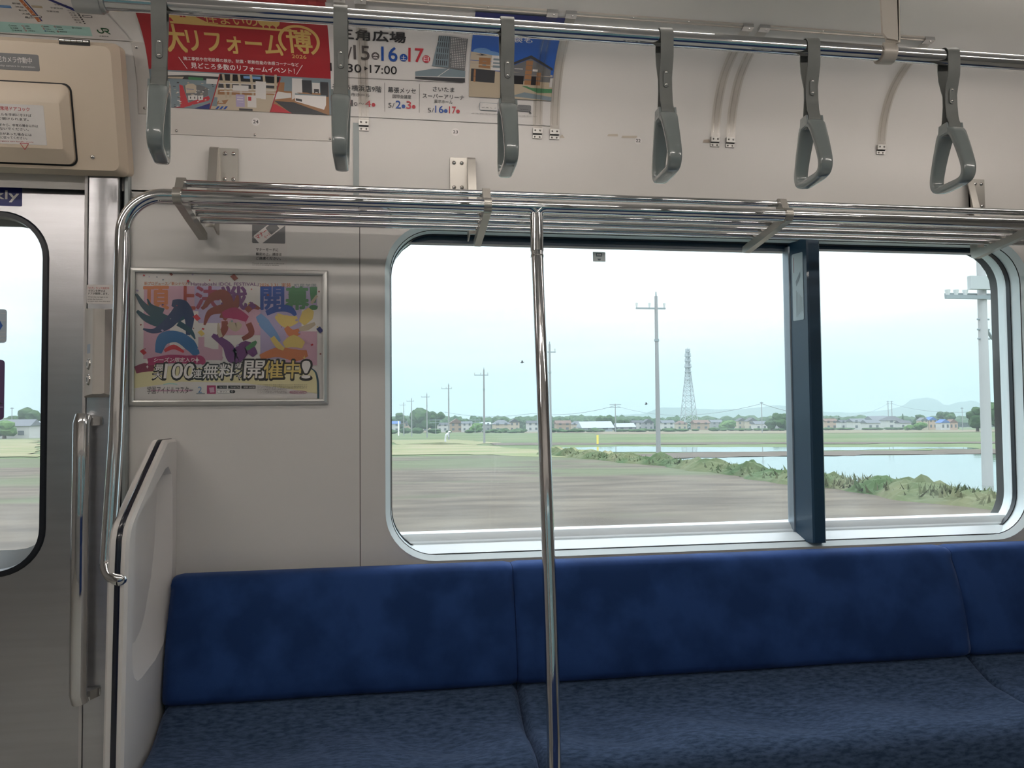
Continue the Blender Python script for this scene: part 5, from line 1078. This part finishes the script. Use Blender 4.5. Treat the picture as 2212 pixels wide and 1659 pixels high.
# ---- trees
M_LEAF = two_tone('tree_foliage', (0.0140, 0.0382, 0.0115), (0.0382, 0.0797, 0.0224), .35, .35, .65, .95, detail=6)
M_LEAFL = two_tone('light_foliage', (0.0360, 0.0900, 0.0180), (0.0780, 0.1440, 0.0420), .4, .35, .65, .95, detail=6)
M_TRUNK = mat('tree_bark', (.08, .06, .045), .9)
_ico = bmesh.new(); bmesh.ops.create_icosphere(_ico, subdivisions=2, radius=1); IV = [v.co.copy() for v in _ico.verts]; IF = [tuple(v.index for v in f.verts) for f in _ico.faces]; _ico.free()
def tree(px, py_top, Y, wpx, label, m=None, blobs=9, seedn=0, shape='round', name='tree'):
    """crown of leafy lumps on a trunk, standing on the farmland at distance Y"""
    random.seed(1000+seedn); top = at_depth(px, py_top, Y); x, y = top.x, Y; g = G(x, y); H = top.z-g; w = wpx/FPX*Y*1.02
    t = thing(name, label, 'tree', (x, y, g), 'trees along the edge of the fields')
    mb = MB(); mb.tube([(x, y, g-.3), (x, y, g+H*.6)], [w*.05+.08, w*.03+.05], 6); mb.build('trunk', M_TRUNK, t)
    mb = MB()
    for k in range(blobs):
        if shape == 'round': a = random.uniform(0, 6.28); q = random.random()**.6; zz = random.uniform(.25, .80); cx = math.cos(a)*q*w*.30*(1.25-abs(zz-.5)); cy = math.sin(a)*q*w*.30; r = w*random.uniform(.17, .27); hz = r*random.uniform(.7, .95)
        else: zz = .18+.7*k/blobs; cx = random.uniform(-.05, .05)*w; cy = 0; r = w*(.5-.42*k/blobs); hz = H*.16
        cz = g+H*zz; hz = min(hz, (g+H-cz)); 
        if hz < r*.25: cz = g+H-r*.5; hz = r*.5
        v = []
        for p in IV:
            d = 1+random.uniform(-.16, .16); v.append((x+cx+p.x*r*d, y+cy+p.y*r*d, max(g+.1, cz+p.z*hz*d)))
        mb.mesh(v, IF)
    mb.build('crown', m or M_LEAF, t, smooth=0)
k = 0
for (px, pt, Y, w, m_, lb, nb) in (
    (862, 884, 430, 34, 0, 'dark round tree at the far left end of the wide window', 8), (905, 878, 400, 62, 0, 'wide dark tree clump behind the two smallest far poles', 14), (942, 884, 410, 44, 0, 'dark tree at the right half of the left clump', 9),
    (985, 905, 520, 40, 0, 'low dark tree left of the tall slim pole', 7), (1015, 902, 560, 40, 0, 'low dark tree just left of the third pole', 7), (1030, 914, 380, 34, 1, 'pale green tree in front of the left houses', 8), (1080, 894, 540, 42, 0, 'round dark tree rising behind the temple-like roof', 9),
    (1115, 903, 580, 50, 0, 'dark tree group left of the vertical pole', 9), (1150, 905, 560, 40, 0, 'low dark tree seen beside the vertical pole', 7), (1220, 903, 520, 34, 0, 'small dark tree right of the second tall pole', 7), (1250, 906, 600, 40, 0, 'low tree row right of the steel pole', 8), (1310, 891, 420, 44, 0, 'round dark tree beside the thin wire pole', 10),
    (1345, 900, 430, 30, 0, 'small dark tree right of the thin wire pole', 7), (1390, 900, 600, 60, 0, 'low tree line left of the large concrete pole', 10), (1460, 903, 620, 50, 0, 'low tree line at the foot of the lattice tower', 9), (1530, 902, 640, 50, 0, 'low tree line right of the lattice tower', 9), (1570, 908, 420, 46, 1, 'hazy green tree in front of the far roofs', 9),
    (1610, 906, 600, 44, 0, 'low tree left of the small bare pole', 8), (1690, 888, 330, 46, 0, 'dark tree group against the black window bar', 12), (1668, 900, 330, 34, 0, 'low dark tree left of the group at the black bar', 8), (1800, 897, 420, 40, 0, 'low dark tree right of the black window bar', 8), (1832, 905, 400, 34, 1, 'pale green tree right of the black window bar', 8),
    (1990, 893, 380, 36, 0, 'dark tree below the highest hill', 9), (2025, 888, 370, 40, 0, 'rounded tree below the hill, left of the blue roofs', 10), (2052, 887, 360, 36, 0, 'rounded tree right of the blue roofs', 9), (1985, 912, 300, 34, 1, 'low bush left of the blue-roofed houses', 7), (1960, 918, 290, 26, 1, 'small bush in front of the right houses', 6),
    (2110, 872, 215, 62, 0, 'large leafy tree left of the near utility pole', 14), (2160, 862, 200, 76, 0, 'large leafy tree behind the near utility pole', 16), (2215, 858, 195, 70, 0, 'large leafy tree cut by the right window corner', 14),
    (70, 880, 300, 60, 0, 'dark tree seen through the door window, right one', 12), (30, 895, 310, 50, 0, 'dark tree seen through the door window, middle one', 9), (10, 905, 250, 60, 1, 'pale bush low in the door window', 9), (-60, 885, 300, 70, 0, 'dark tree beyond the left frame edge', 9)):
    k += 1; tree(px, pt, Y, w, lb, M_LEAFL if m_ else None, nb, k)
for i, (px, pt, Y, w, lb) in enumerate(((1040, 898, 540, 12, 'pointed conifer left of the round far tree'), (1230, 899, 560, 11, 'pointed conifer right of the second tall pole'), (1700, 884, 340, 15, 'pointed conifer against the black window bar'), (1812, 895, 430, 13, 'pointed conifer right of the black window bar'), (1950, 890, 420, 11, 'thin conifer behind the right houses'))):
    tree(px, pt, Y, w, lb, None, 6, 200+i, 'cone', 'conifer')

# woodland belt behind the village and hedges before it: nobody could count the trees
def belt(name, label, px0, px1, Y, top, base_r, n, m, seedn, kind='stuff'):
    random.seed(seedn); mb = MB()
    for k in range(n):
        px = random.uniform(px0, px1); y = Y*random.uniform(.93, 1.07); c = at_depth(px, 900, y); g = G(c.x, y); H = at_depth(px, top+random.uniform(-3, 5), y).z-g; H = max(1.2, H); r = base_r*random.uniform(.7, 1.5)
        v = []
        for p in IV: d = 1+random.uniform(-.18, .18); v.append((c.x+p.x*r*d, y+p.y*r*d, max(g, g+H*.5+p.z*H*.5*d)))
        mb.mesh(v, IF)
    tag(mb.build(name, m, smooth=0), label, 'woodland', kind=kind)
belt('woodland', 'dark belt of trees behind the far village roofs', 780, 2300, 680, 900, 7, 260, M_LEAF, 31)
belt('hedgerow', 'low green hedges in front of the far village houses', 840, 2110, 350, 926, 2.2, 110, M_LEAF, 32)
belt('door_side_woodland', 'distant trees seen through the door window', -300, 84, 420, 903, 6, 50, M_LEAF, 33)
# ---- houses of the far village
HM = {}
def hm(n, c): return mat('house_'+n, tuple(x*.62 for x in c), .8)
def house(px, Y, wpx, hw, wall, roof, label, lift=0, style='gable'):
    """small two-storey house: walls, roof, windows"""
    b = at_depth(px, 900, Y); x = b.x; g = G(x, Y); w = wpx/FPX*Y; d = w*.75; y0, y1 = Y-d/2, Y+d/2; hr_ = w*.20
    t = thing('house', label, 'house', (x, Y, g), 'houses of the far village')
    MB().box(x-w/2, x+w/2, y0, y1, g-.5, g+hw).build('walls', wall, t, smooth=0)
    o = w*.06; e = g+hw
    if style == 'gable':
        v = [(x-w/2-o, y0-o, e-.1), (x+w/2+o, y0-o, e-.1), (x+w/2+o, y1+o, e-.1), (x-w/2-o, y1+o, e-.1), (x-w/2-o, Y, e+hr_), (x+w/2+o, Y, e+hr_)]
        f = [(0, 1, 5, 4), (2, 3, 4, 5), (0, 4, 3), (1, 2, 5), (0, 3, 2, 1)]
    elif style == 'front':
        v = [(x-w/2-o, y0-o, e-.1), (x+w/2+o, y0-o, e-.1), (x+w/2+o, y1+o, e-.1), (x-w/2-o, y1+o, e-.1), (x, y0-o, e+w*.33), (x, y1+o, e+w*.33)]
        f = [(0, 1, 4), (2, 3, 5), (0, 4, 5, 3), (1, 2, 5, 4), (0, 3, 2, 1)]
    else:
        v = [(x-w/2-o, y0-o, e-.1), (x+w/2+o, y0-o, e-.1), (x+w/2+o, y1+o, e-.1), (x-w/2-o, y1+o, e-.1), (x-w*.18, Y, e+hr_*1.2), (x+w*.18, Y, e+hr_*1.2)]
        f = [(0, 1, 5, 4), (2, 3, 4, 5), (0, 4, 3), (1, 2, 5), (0, 3, 2, 1)]
    MB().mesh(v, f).build('roof', roof, t, smooth=0)
    nwin = 2
    for i in range(nwin):
        for fl_ in range(2 if hw > 4 else 1):
            cx = x-w/2+w*(i+.5)/nwin; cz = g+1.2+fl_*2.7
            MB().box(cx-w*.09, cx+w*.09, y0-.12, y0-.01, cz-.1, cz+1.2).build('window', hm('glass', (.12, .14, .16)), t, smooth=0)
CREAM = hm('cream', (.55, .47, .36)); WHITE_ = hm('white', (.62, .62, .60)); GREYW = hm('grey', (.34, .35, .36)); TAN = hm('tan', (.42, .31, .22)); PEACH = hm('peach', (.58, .42, .32))
RGREY = hm('roof_grey', (.14, .155, .18)); RDARK = hm('roof_dark', (.07, .075, .09)); RBLUE = hm('roof_blue', (.07, .16, .40)); RBR = hm('roof_brown', (.18, .10, .075)); RSIL = hm('roof_silver', (.42, .48, .52))
HL = [(850, 420, 26, 5.0, WHITE_, RBLUE, 'gable', 'white house with a blue roof at the left window edge'), (872, 440, 24, 5.4, PEACH, RGREY, 'front', 'peach house beneath the smallest far poles'), (896, 450, 26, 5.4, CREAM, RDARK, 'gable', 'cream house under the dark tree clump'), (925, 470, 30, 4.8, CREAM, RGREY, 'hip', 'cream house with a grey hip roof right of the dark clump'),
    (955, 470, 24, 4.4, WHITE_, RDARK, 'gable', 'low white house with a dark roof left of the tall slim pole'), (985, 450, 28, 5.4, TAN, RBR, 'front', 'tan gabled house behind the tall slim pole'), (1008, 440, 22, 5.0, WHITE_, RGREY, 'gable', 'white house between the first and second slim poles'), (1048, 430, 22, 4.5, GREYW, RSIL, 'gable', 'grey shed at the foot of the slim pole'),
    (1082, 420, 36, 4.5, CREAM, RGREY, 'hip', 'wide cream house with a large grey temple-like roof'), (1110, 430, 22, 5.5, CREAM, RDARK, 'front', 'cream gabled house right of the temple-like roof'), (1150, 440, 26, 5.0, WHITE_, RDARK, 'gable', 'white house beside the steel grab pole'), (1215, 450, 32, 4.8, TAN, RBR, 'gable', 'tan house right of the steel grab pole'),
    (1245, 460, 26, 4.4, CREAM, RGREY, 'hip', 'low cream house left of the silver greenhouse'), (1285, 400, 66, 2.2, RSIL, RSIL, 'gable', 'long low silver greenhouse roof'), (1348, 400, 40, 2.4, GREYW, RSIL, 'gable', 'long low grey shed beside the greenhouse'), (1375, 470, 24, 5.2, WHITE_, RDARK, 'gable', 'white house left of the large concrete pole'),
    (1398, 460, 24, 5.0, GREYW, RDARK, 'front', 'grey gabled house left of the large concrete pole'), (1440, 480, 28, 5.0, WHITE_, RGREY, 'gable', 'white house between the big pole and the lattice tower'), (1470, 500, 24, 4.5, CREAM, RBR, 'hip', 'cream house left of the lattice tower base'), (1512, 470, 34, 4.6, TAN, RBR, 'gable', 'tan house right of the lattice tower base'),
    (1545, 480, 26, 5.2, GREYW, RGREY, 'gable', 'grey house behind the hazy green tree'), (1600, 460, 22, 5.6, CREAM, RDARK, 'front', 'cream gabled house left of the small bare pole'), (1622, 450, 24, 5.4, CREAM, RDARK, 'front', 'second cream gabled house by the small bare pole'), (1640, 400, 30, 3.6, WHITE_, RGREY, 'gable', 'low white house at the foot of the small bare pole'),
    (1690, 370, 40, 4.2, GREYW, RGREY, 'gable', 'grey house with many openings left of the black window bar'), (1712, 365, 16, 4.8, CREAM, RDARK, 'front', 'narrow cream house against the black window bar'), (1790, 400, 30, 4.8, PEACH, RBR, 'gable', 'peach house right of the black window bar'), (1822, 390, 26, 4.2, WHITE_, RDARK, 'gable', 'white house behind the pale green tree'),
    (1850, 380, 34, 4.4, WHITE_, RGREY, 'gable', 'wide white house left of the twin far poles'), (1880, 360, 34, 3.6, WHITE_, RGREY, 'gable', 'low white building left of the twin far poles'), (1895, 420, 44, 5.6, GREYW, RGREY, 'gable', 'long grey roofed hall behind the twin far poles'), (1925, 380, 40, 5.0, WHITE_, RDARK, 'hip', 'large house with a dark hip roof under the twin far poles'),
    (1950, 350, 28, 3.4, WHITE_, RDARK, 'gable', 'low white house right of the twin far poles'), (1992, 330, 20, 4.4, CREAM, RGREY, 'front', 'cream gabled house left of the blue roofs'), (2010, 330, 22, 4.6, PEACH, RBLUE, 'front', 'peach house with a bright blue roof'), (2036, 300, 24, 3.2, WHITE_, RBLUE, 'front', 'white house with a blue roof, the nearer one'), (2054, 300, 22, 3.3, PEACH, RBR, 'front', 'small peach gabled house right of the blue roofs'),
    (40, 260, 60, 4.0, WHITE_, RGREY, 'gable', 'white building seen low through the door window'), (72, 270, 30, 4.4, GREYW, RSIL, 'gable', 'grey house at the right edge of the door window')]
for px, Y, wpx, hw, wl, rf, st, lb in HL: house(px, Y, wpx, hw, wl, rf, lb, 0, st)

# ---- utility poles
M_CONC = mat('concrete_pole', (.20, .21, .215), .8); M_POLEM = mat('pole_ironwork', (.16, .20, .21), .6); M_INS = mat('insulator', (.45, .48, .48), .4)
def upole(x, Y, H, label, r=.16, arms=1, name='utility_pole', group='row of utility poles', big=False):
    g = G(x, Y); t = thing(name, label, 'utility pole', (x, Y, g), group)
    MB().tube([(x, Y, g-.3), (x, Y, g+H)], [r, r*.62], 10).build('pole_shaft', M_CONC, t, smooth=50)
    z = g+H-.085*H*.9
    a = MB(); a.box(x-1.35, x+.62, Y-.05, Y+.05, z-.05, z+.05); arm_ = a.build('crossarm', M_POLEM, t, smooth=0)
    for dx in (-1.30, -.45, .55): MB().tube([(x+dx, Y, z+.04), (x+dx, Y, z+.34)], [.05, .09], 8).build('insulator', M_INS, arm_)
    MB().tube([(x, Y, g+H), (x, Y, g+H+.28)], [.05, .035], 6).build('pole_cap', M_POLEM, t)
    MB().tube([(x-.0, Y, g+H*.72), (x, Y, g+H*.735)], [r*.95, r*.95], 10).build('pole_band', M_POLEM, t)
    return z
rows = [(16.72, 47.4, 10.5, 'large concrete utility pole standing in front of the lattice tower'), (15.53, 76, 10.5, 'utility pole just right of the steel grab pole'), (12.43, 107, 10.3, 'utility pole in the left half of the wide window, tallest there'),
        (10.07, 144, 10.3, 'slim utility pole second from the dark tree clump'), (7.60, 182, 10.3, 'small utility pole right beside the dark tree clump'), (4.69, 212, 10.4, 'tiny utility pole rising from the dark tree clump'), (2.97, 246, 10.4, 'tiniest utility pole at the left end of the row')]
for x, Y, H, lb in rows: upole(x, Y, H, lb)
for (px, pt, Y, lb, r) in ((1329, 872, 330, 'far wire pole with a short crossarm above the round tree', .22), (1645, 868, 230, 'thin bare far pole left of the black window bar', .16), (1918, 866, 400, 'left one of the twin far power poles', .25), (1926, 866, 400, 'right one of the twin far power poles', .25), (1026, 905, 330, 'short far pole left of the temple-like roof', .14), (941, 905, 330, 'short far pole beside the dark clump', .14), (2078, 880, 260, 'thin far pole just left of the large leafy trees', .12), (26, 880, 290, 'far pole seen through the door window', .16)):
    a = at_depth(px, pt, Y); g = G(a.x, Y); H = a.z-g; t = thing('power_pole', lb, 'utility pole', (a.x, Y, g), 'scattered far power poles')
    MB().tube([(a.x, Y, g-.3), (a.x, Y, g+H)], [r, r*.7], 8).build('pole_shaft', M_CONC, t, smooth=50)
    for dz in (.4, 1.6) if Y > 300 else (.3,): MB().box(a.x-(.9 if Y > 390 else 2.6 if Y > 320 else .5), a.x+(.9 if Y > 390 else 2.6 if Y > 320 else .5), Y-.1, Y+.1, g+H-dz-.15, g+H-dz+.1).build('crossarm', M_POLEM, t, smooth=0)
# the near pole with its transformer platform
X_, Y_ = on_ground(2134, 1052); g = G(X_, Y_); t = thing('transformer_pole', 'near concrete pole carrying a transformer and crossarms at the right end of the window', 'utility pole', (X_, Y_, g))
M_NEARP = mat('near_pole_concrete', (.30, .31, .31), .8); M_TR = mat('transformer_grey', (.30, .33, .33), .6)
px2m = (_fw.x*X_+_fw.y*Y_)/FPX
zt = lambda py: at_depth(2134, py, Y_).z
MB().tube([(X_, Y_, g-.3), (X_, Y_, zt(430))], [.17, .12], 14).build('pole_shaft', M_NEARP, t, smooth=50)
MB().box(X_-95*px2m, X_+60*px2m, Y_-.20, Y_-.10, zt(648), zt(640)).build('crossarm', M_POLEM, t, smooth=0); MB().box(X_-80*px2m, X_+70*px2m, Y_+.10, Y_+.20, zt(641), zt(633)).build('crossarm', M_POLEM, t, smooth=0)
MB().box(X_-42*px2m, X_+34*px2m, Y_-.30, Y_-.14, zt(628), zt(600)).build('transformer_box', M_TR, t, smooth=0)
MB().tube([(X_+26*px2m, Y_-.25, zt(630)), (X_+26*px2m, Y_-.25, zt(592))], .20, 14).build('transformer', M_TR, t, smooth=50)
for dx in (-90, -70, -48): MB().tube([(X_+dx*px2m, Y_-.15, zt(641)), (X_+dx*px2m, Y_-.15, zt(629))], [.05, .09], 8).build('insulator', M_INS, t)
for py in (690, 712, 732): MB().tube([(X_-.22, Y_-.02, zt(py)), (X_+.22, Y_-.02, zt(py))], .03, 6).build('step_bolt', M_POLEM, t)
tag(MB().tube([(X_+.1, Y_, zt(708)), (X_+.5, Y_+.2, zt(730)), (X_+1.2, Y_+.4, zt(738)), (X_+6, Y_+.6, zt(716))], .05, 6).build('drop_cable', M_POLEM), 'thick dark cable sagging away from the near transformer pole', 'cable')
# ---- lattice tower
TX, TY = at_depth(1488, 905, 560).x, 560; g = G(TX, TY); TH = at_depth(1488, 750, 560).z-g
tw = thing('lattice_tower', 'tall steel lattice communication tower on the horizon', 'tower', (TX, TY, g)); M_TOW = mat('tower_steel', (.30, .33, .35), .7)
def half(z): q = (z-g)/TH; return 5.6-4.2*(q/.72) if q < .72 else 1.4-.5*(q-.72)/.28
for sx_, sy in ((-1, -1), (1, -1), (1, 1), (-1, 1)):
    MB().tube([(TX+sx_*half(g+TH*q), TY+sy*half(g+TH*q), g+TH*q) for q in (0, .3, .72, .97)], .33, 5).build('tower_leg', M_TOW, tw, smooth=0)
mb = MB(); L_ = [0]; q = 0
while q < .95: q += max(.03, half(g+TH*q)/TH*1.15); L_.append(min(q, .96))
for a, b in zip(L_, L_[1:]):
    za, zb = g+TH*a, g+TH*b; ha, hb = half(za), half(zb); ca = [(-ha, -ha), (ha, -ha), (ha, ha), (-ha, ha)]; cb = [(-hb, -hb), (hb, -hb), (hb, hb), (-hb, hb)]
    for i in range(4):
        j = (i+1) % 4
        for p, q2 in (((ca[i], za), (cb[j], zb)), ((ca[j], za), (cb[i], zb)), ((cb[i], zb), (cb[j], zb))): mb.tube([(TX+p[0][0], TY+p[0][1], p[1]), (TX+q2[0][0], TY+q2[0][1], q2[1])], .16, 4, False)
mb.build('bracing', M_TOW, tw, smooth=0)
for i, q in enumerate((.60, .70, .76, .83, .89, .945)):
    z = g+TH*q; r = (2.6, 2.6, 2.9, 2.5, 2.5, 1.9)[i]; MB().tube([(TX, TY, z-.35), (TX, TY, z+.35)], r, 10).build('platform', M_TOW, tw, smooth=40)
    if q > .7:
        for a in range(4):
            dx, dy = r*.8*math.cos(a*1.57+.6), r*.8*math.sin(a*1.57+.6); MB().tube([(TX+dx, TY+dy, z), (TX+dx, TY+dy, z+2.2)], .62, 8).build('drum_antenna', M_TOW, tw, smooth=40)
MB().tube([(TX, TY, g+TH*.94), (TX, TY, g+TH)], [.7, .15], 6).build('mast_tip', M_TOW, tw)
# ---- wires between the poles (sagging)
def wire(p, q, sag, r, label, name='overhead_wire'):
    P = [Vector(p).lerp(Vector(q), k/14)-Vector((0, 0, sag*4*(k/14)*(1-k/14))) for k in range(15)]
    tag(MB().tube(P, r, 4).build(name, M_POLEM, smooth=0), label, 'wire', 'overhead wires')
ZT = [(x, Y, G(x, Y)+H-.8) for x, Y, H, _ in rows]
a, b, c = at_depth(960, 890, 420), at_depth(1329, 876, 330), at_depth(1150, 893, 380)
wire(a, c, 2, .10, 'thin wire crossing low over the left tree line'); wire(c, b, 2, .10, 'thin wire rising to the far wire pole'); wire(b, at_depth(1645, 872, 230), 4, .07, 'thin wire between the far wire pole and the bare pole'); wire(at_depth(1645, 872, 230), at_depth(1918, 872, 400), 6, .09, 'thin wire from the bare pole to the twin poles'); wire(at_depth(1926, 872, 400), at_depth(2300, 850, 260), 6, .09, 'thin wire from the twin poles toward the large trees')
# small things in the fields
X1, Y1 = on_ground(963, 955); t = thing('farm_worker', 'person in a pale top bending over in the field by the slim pole', 'person', (X1, Y1, G(X1, Y1))); g = G(X1, Y1)
vv = [(0, 0, 0), (0, 0, .42), (0, 0, .85), (.05, 0, 1.05), (.25, 0, 1.25), (.38, 0, 1.30), (.50, -.02, 1.33), (-.12, .05, 0), (-.1, .03, .43), (.30, -.14, 1.0), (.42, -.12, .70), (.30, .16, 1.0), (.44, .14, .72)]
ee = [(0, 1), (1, 2), (2, 3), (3, 4), (4, 5), (5, 6), (2, 8), (8, 7), (4, 9), (9, 10), (4, 11), (11, 12)]
me = bpy.data.meshes.new('body'); me.from_pydata([(X1+a*1.1, Y1+b*1.1, g+c*1.1) for a, b, c in vv], ee, []); o = bpy.data.objects.new('body', me); COL.objects.link(o); o.parent = t; o.matrix_parent_inverse = Matrix.Translation(-t.location)
sk = o.modifiers.new('skin', 'SKIN')
for i, vtx in enumerate(me.skin_vertices[0].data): rr = (.07, .09, .17, .20, .20, .09, .12, .07, .09, .06, .05, .06, .05)[i]; vtx.radius = (rr, rr)
me.skin_vertices[0].data[2].use_root = True
o.modifiers.new('sub', 'SUBSURF').levels = 1; me.materials.append(mat('worker_clothes', (.50, .52, .55), .8))
hb = MB(); hb.dome((X1+.58, Y1-.02, g+1.52), (.2, 0, 1), .24, .14, 12); hb.build('sun_hat', mat('worker_hat', (.66, .64, .58), .8), t)
X1, Y1 = on_ground(1291, 960); gq = G(X1, Y1); tag(MB().box(X1-.12, X1+.12, Y1-.04, Y1+.04, gq, gq+1.15).build('yellow_marker', mat('marker_yellow', (.62, .52, .10), .6), smooth=0), 'yellow marker post standing at the edge of the green field', 'marker')
X1, Y1 = on_ground(861, 941); gq = G(X1, Y1); tag(MB().box(X1-.18, X1+.18, Y1-.1, Y1+.1, gq, gq+4.5).build('white_marker', mat('marker_white', (.72, .74, .72), .6), smooth=0), 'thin white post near the left edge of the wide window', 'marker')
for i, (px, py, Y, lb) in enumerate(((1128, 783, 60, 'small dark bird flying left of the steel grab pole'), (1396, 873, 70, 'small dark bird flying low beside the large concrete pole'))):
    c = at_depth(px, py, Y); mb = MB(); mb.tube([c+Vector((-.14, 0, -.02)), c, c+Vector((.16, 0, .03))], [.02, .065, .02], 8); b = tag(mb.build('bird', mat('bird_black', (.02, .02, .025), .8)), lb, 'bird', 'birds in flight')
    for s_ in (-1, 1): MB().mesh([c+Vector((-.05, 0, .02)), c+Vector((.06, 0, .02)), c+Vector((.02, .14*s_, .16)), c+Vector((-.06, .12*s_, .14))], [(0, 1, 2, 3)]).build('wing', mat('bird_black', (.02, .02, .025)), b, smooth=0)

# ---- haze over the plain
HAZE = 1
if HAZE:
    m = bpy.data.materials.new('summer_haze'); m.use_nodes = True; n = m.node_tree.nodes; n.clear(); o = n.new('ShaderNodeOutputMaterial'); vs = n.new('ShaderNodeVolumeScatter')
    vs.inputs['Color'].default_value = (.47, .575, .615, 1); vs.inputs['Density'].default_value = .00040; vs.inputs['Anisotropy'].default_value = .2; va = n.new('ShaderNodeVolumeAbsorption'); va.inputs['Color'].default_value = (.47, .575, .615, 1); va.inputs['Density'].default_value = .00040; ad = n.new('ShaderNodeAddShader'); m.node_tree.links.new(vs.outputs[0], ad.inputs[0]); m.node_tree.links.new(va.outputs[0], ad.inputs[1]); m.node_tree.links.new(ad.outputs[0], o.inputs['Volume']); m.cycles.homogeneous_volume = True
    hz = MB().box(-2500, 5500, 40, 5200, -220, 260).build('haze', m, smooth=0); hz['kind'] = 'stuff'; hz['label'] = 'pale summer haze over the far farmland'; hz['category'] = 'haze'
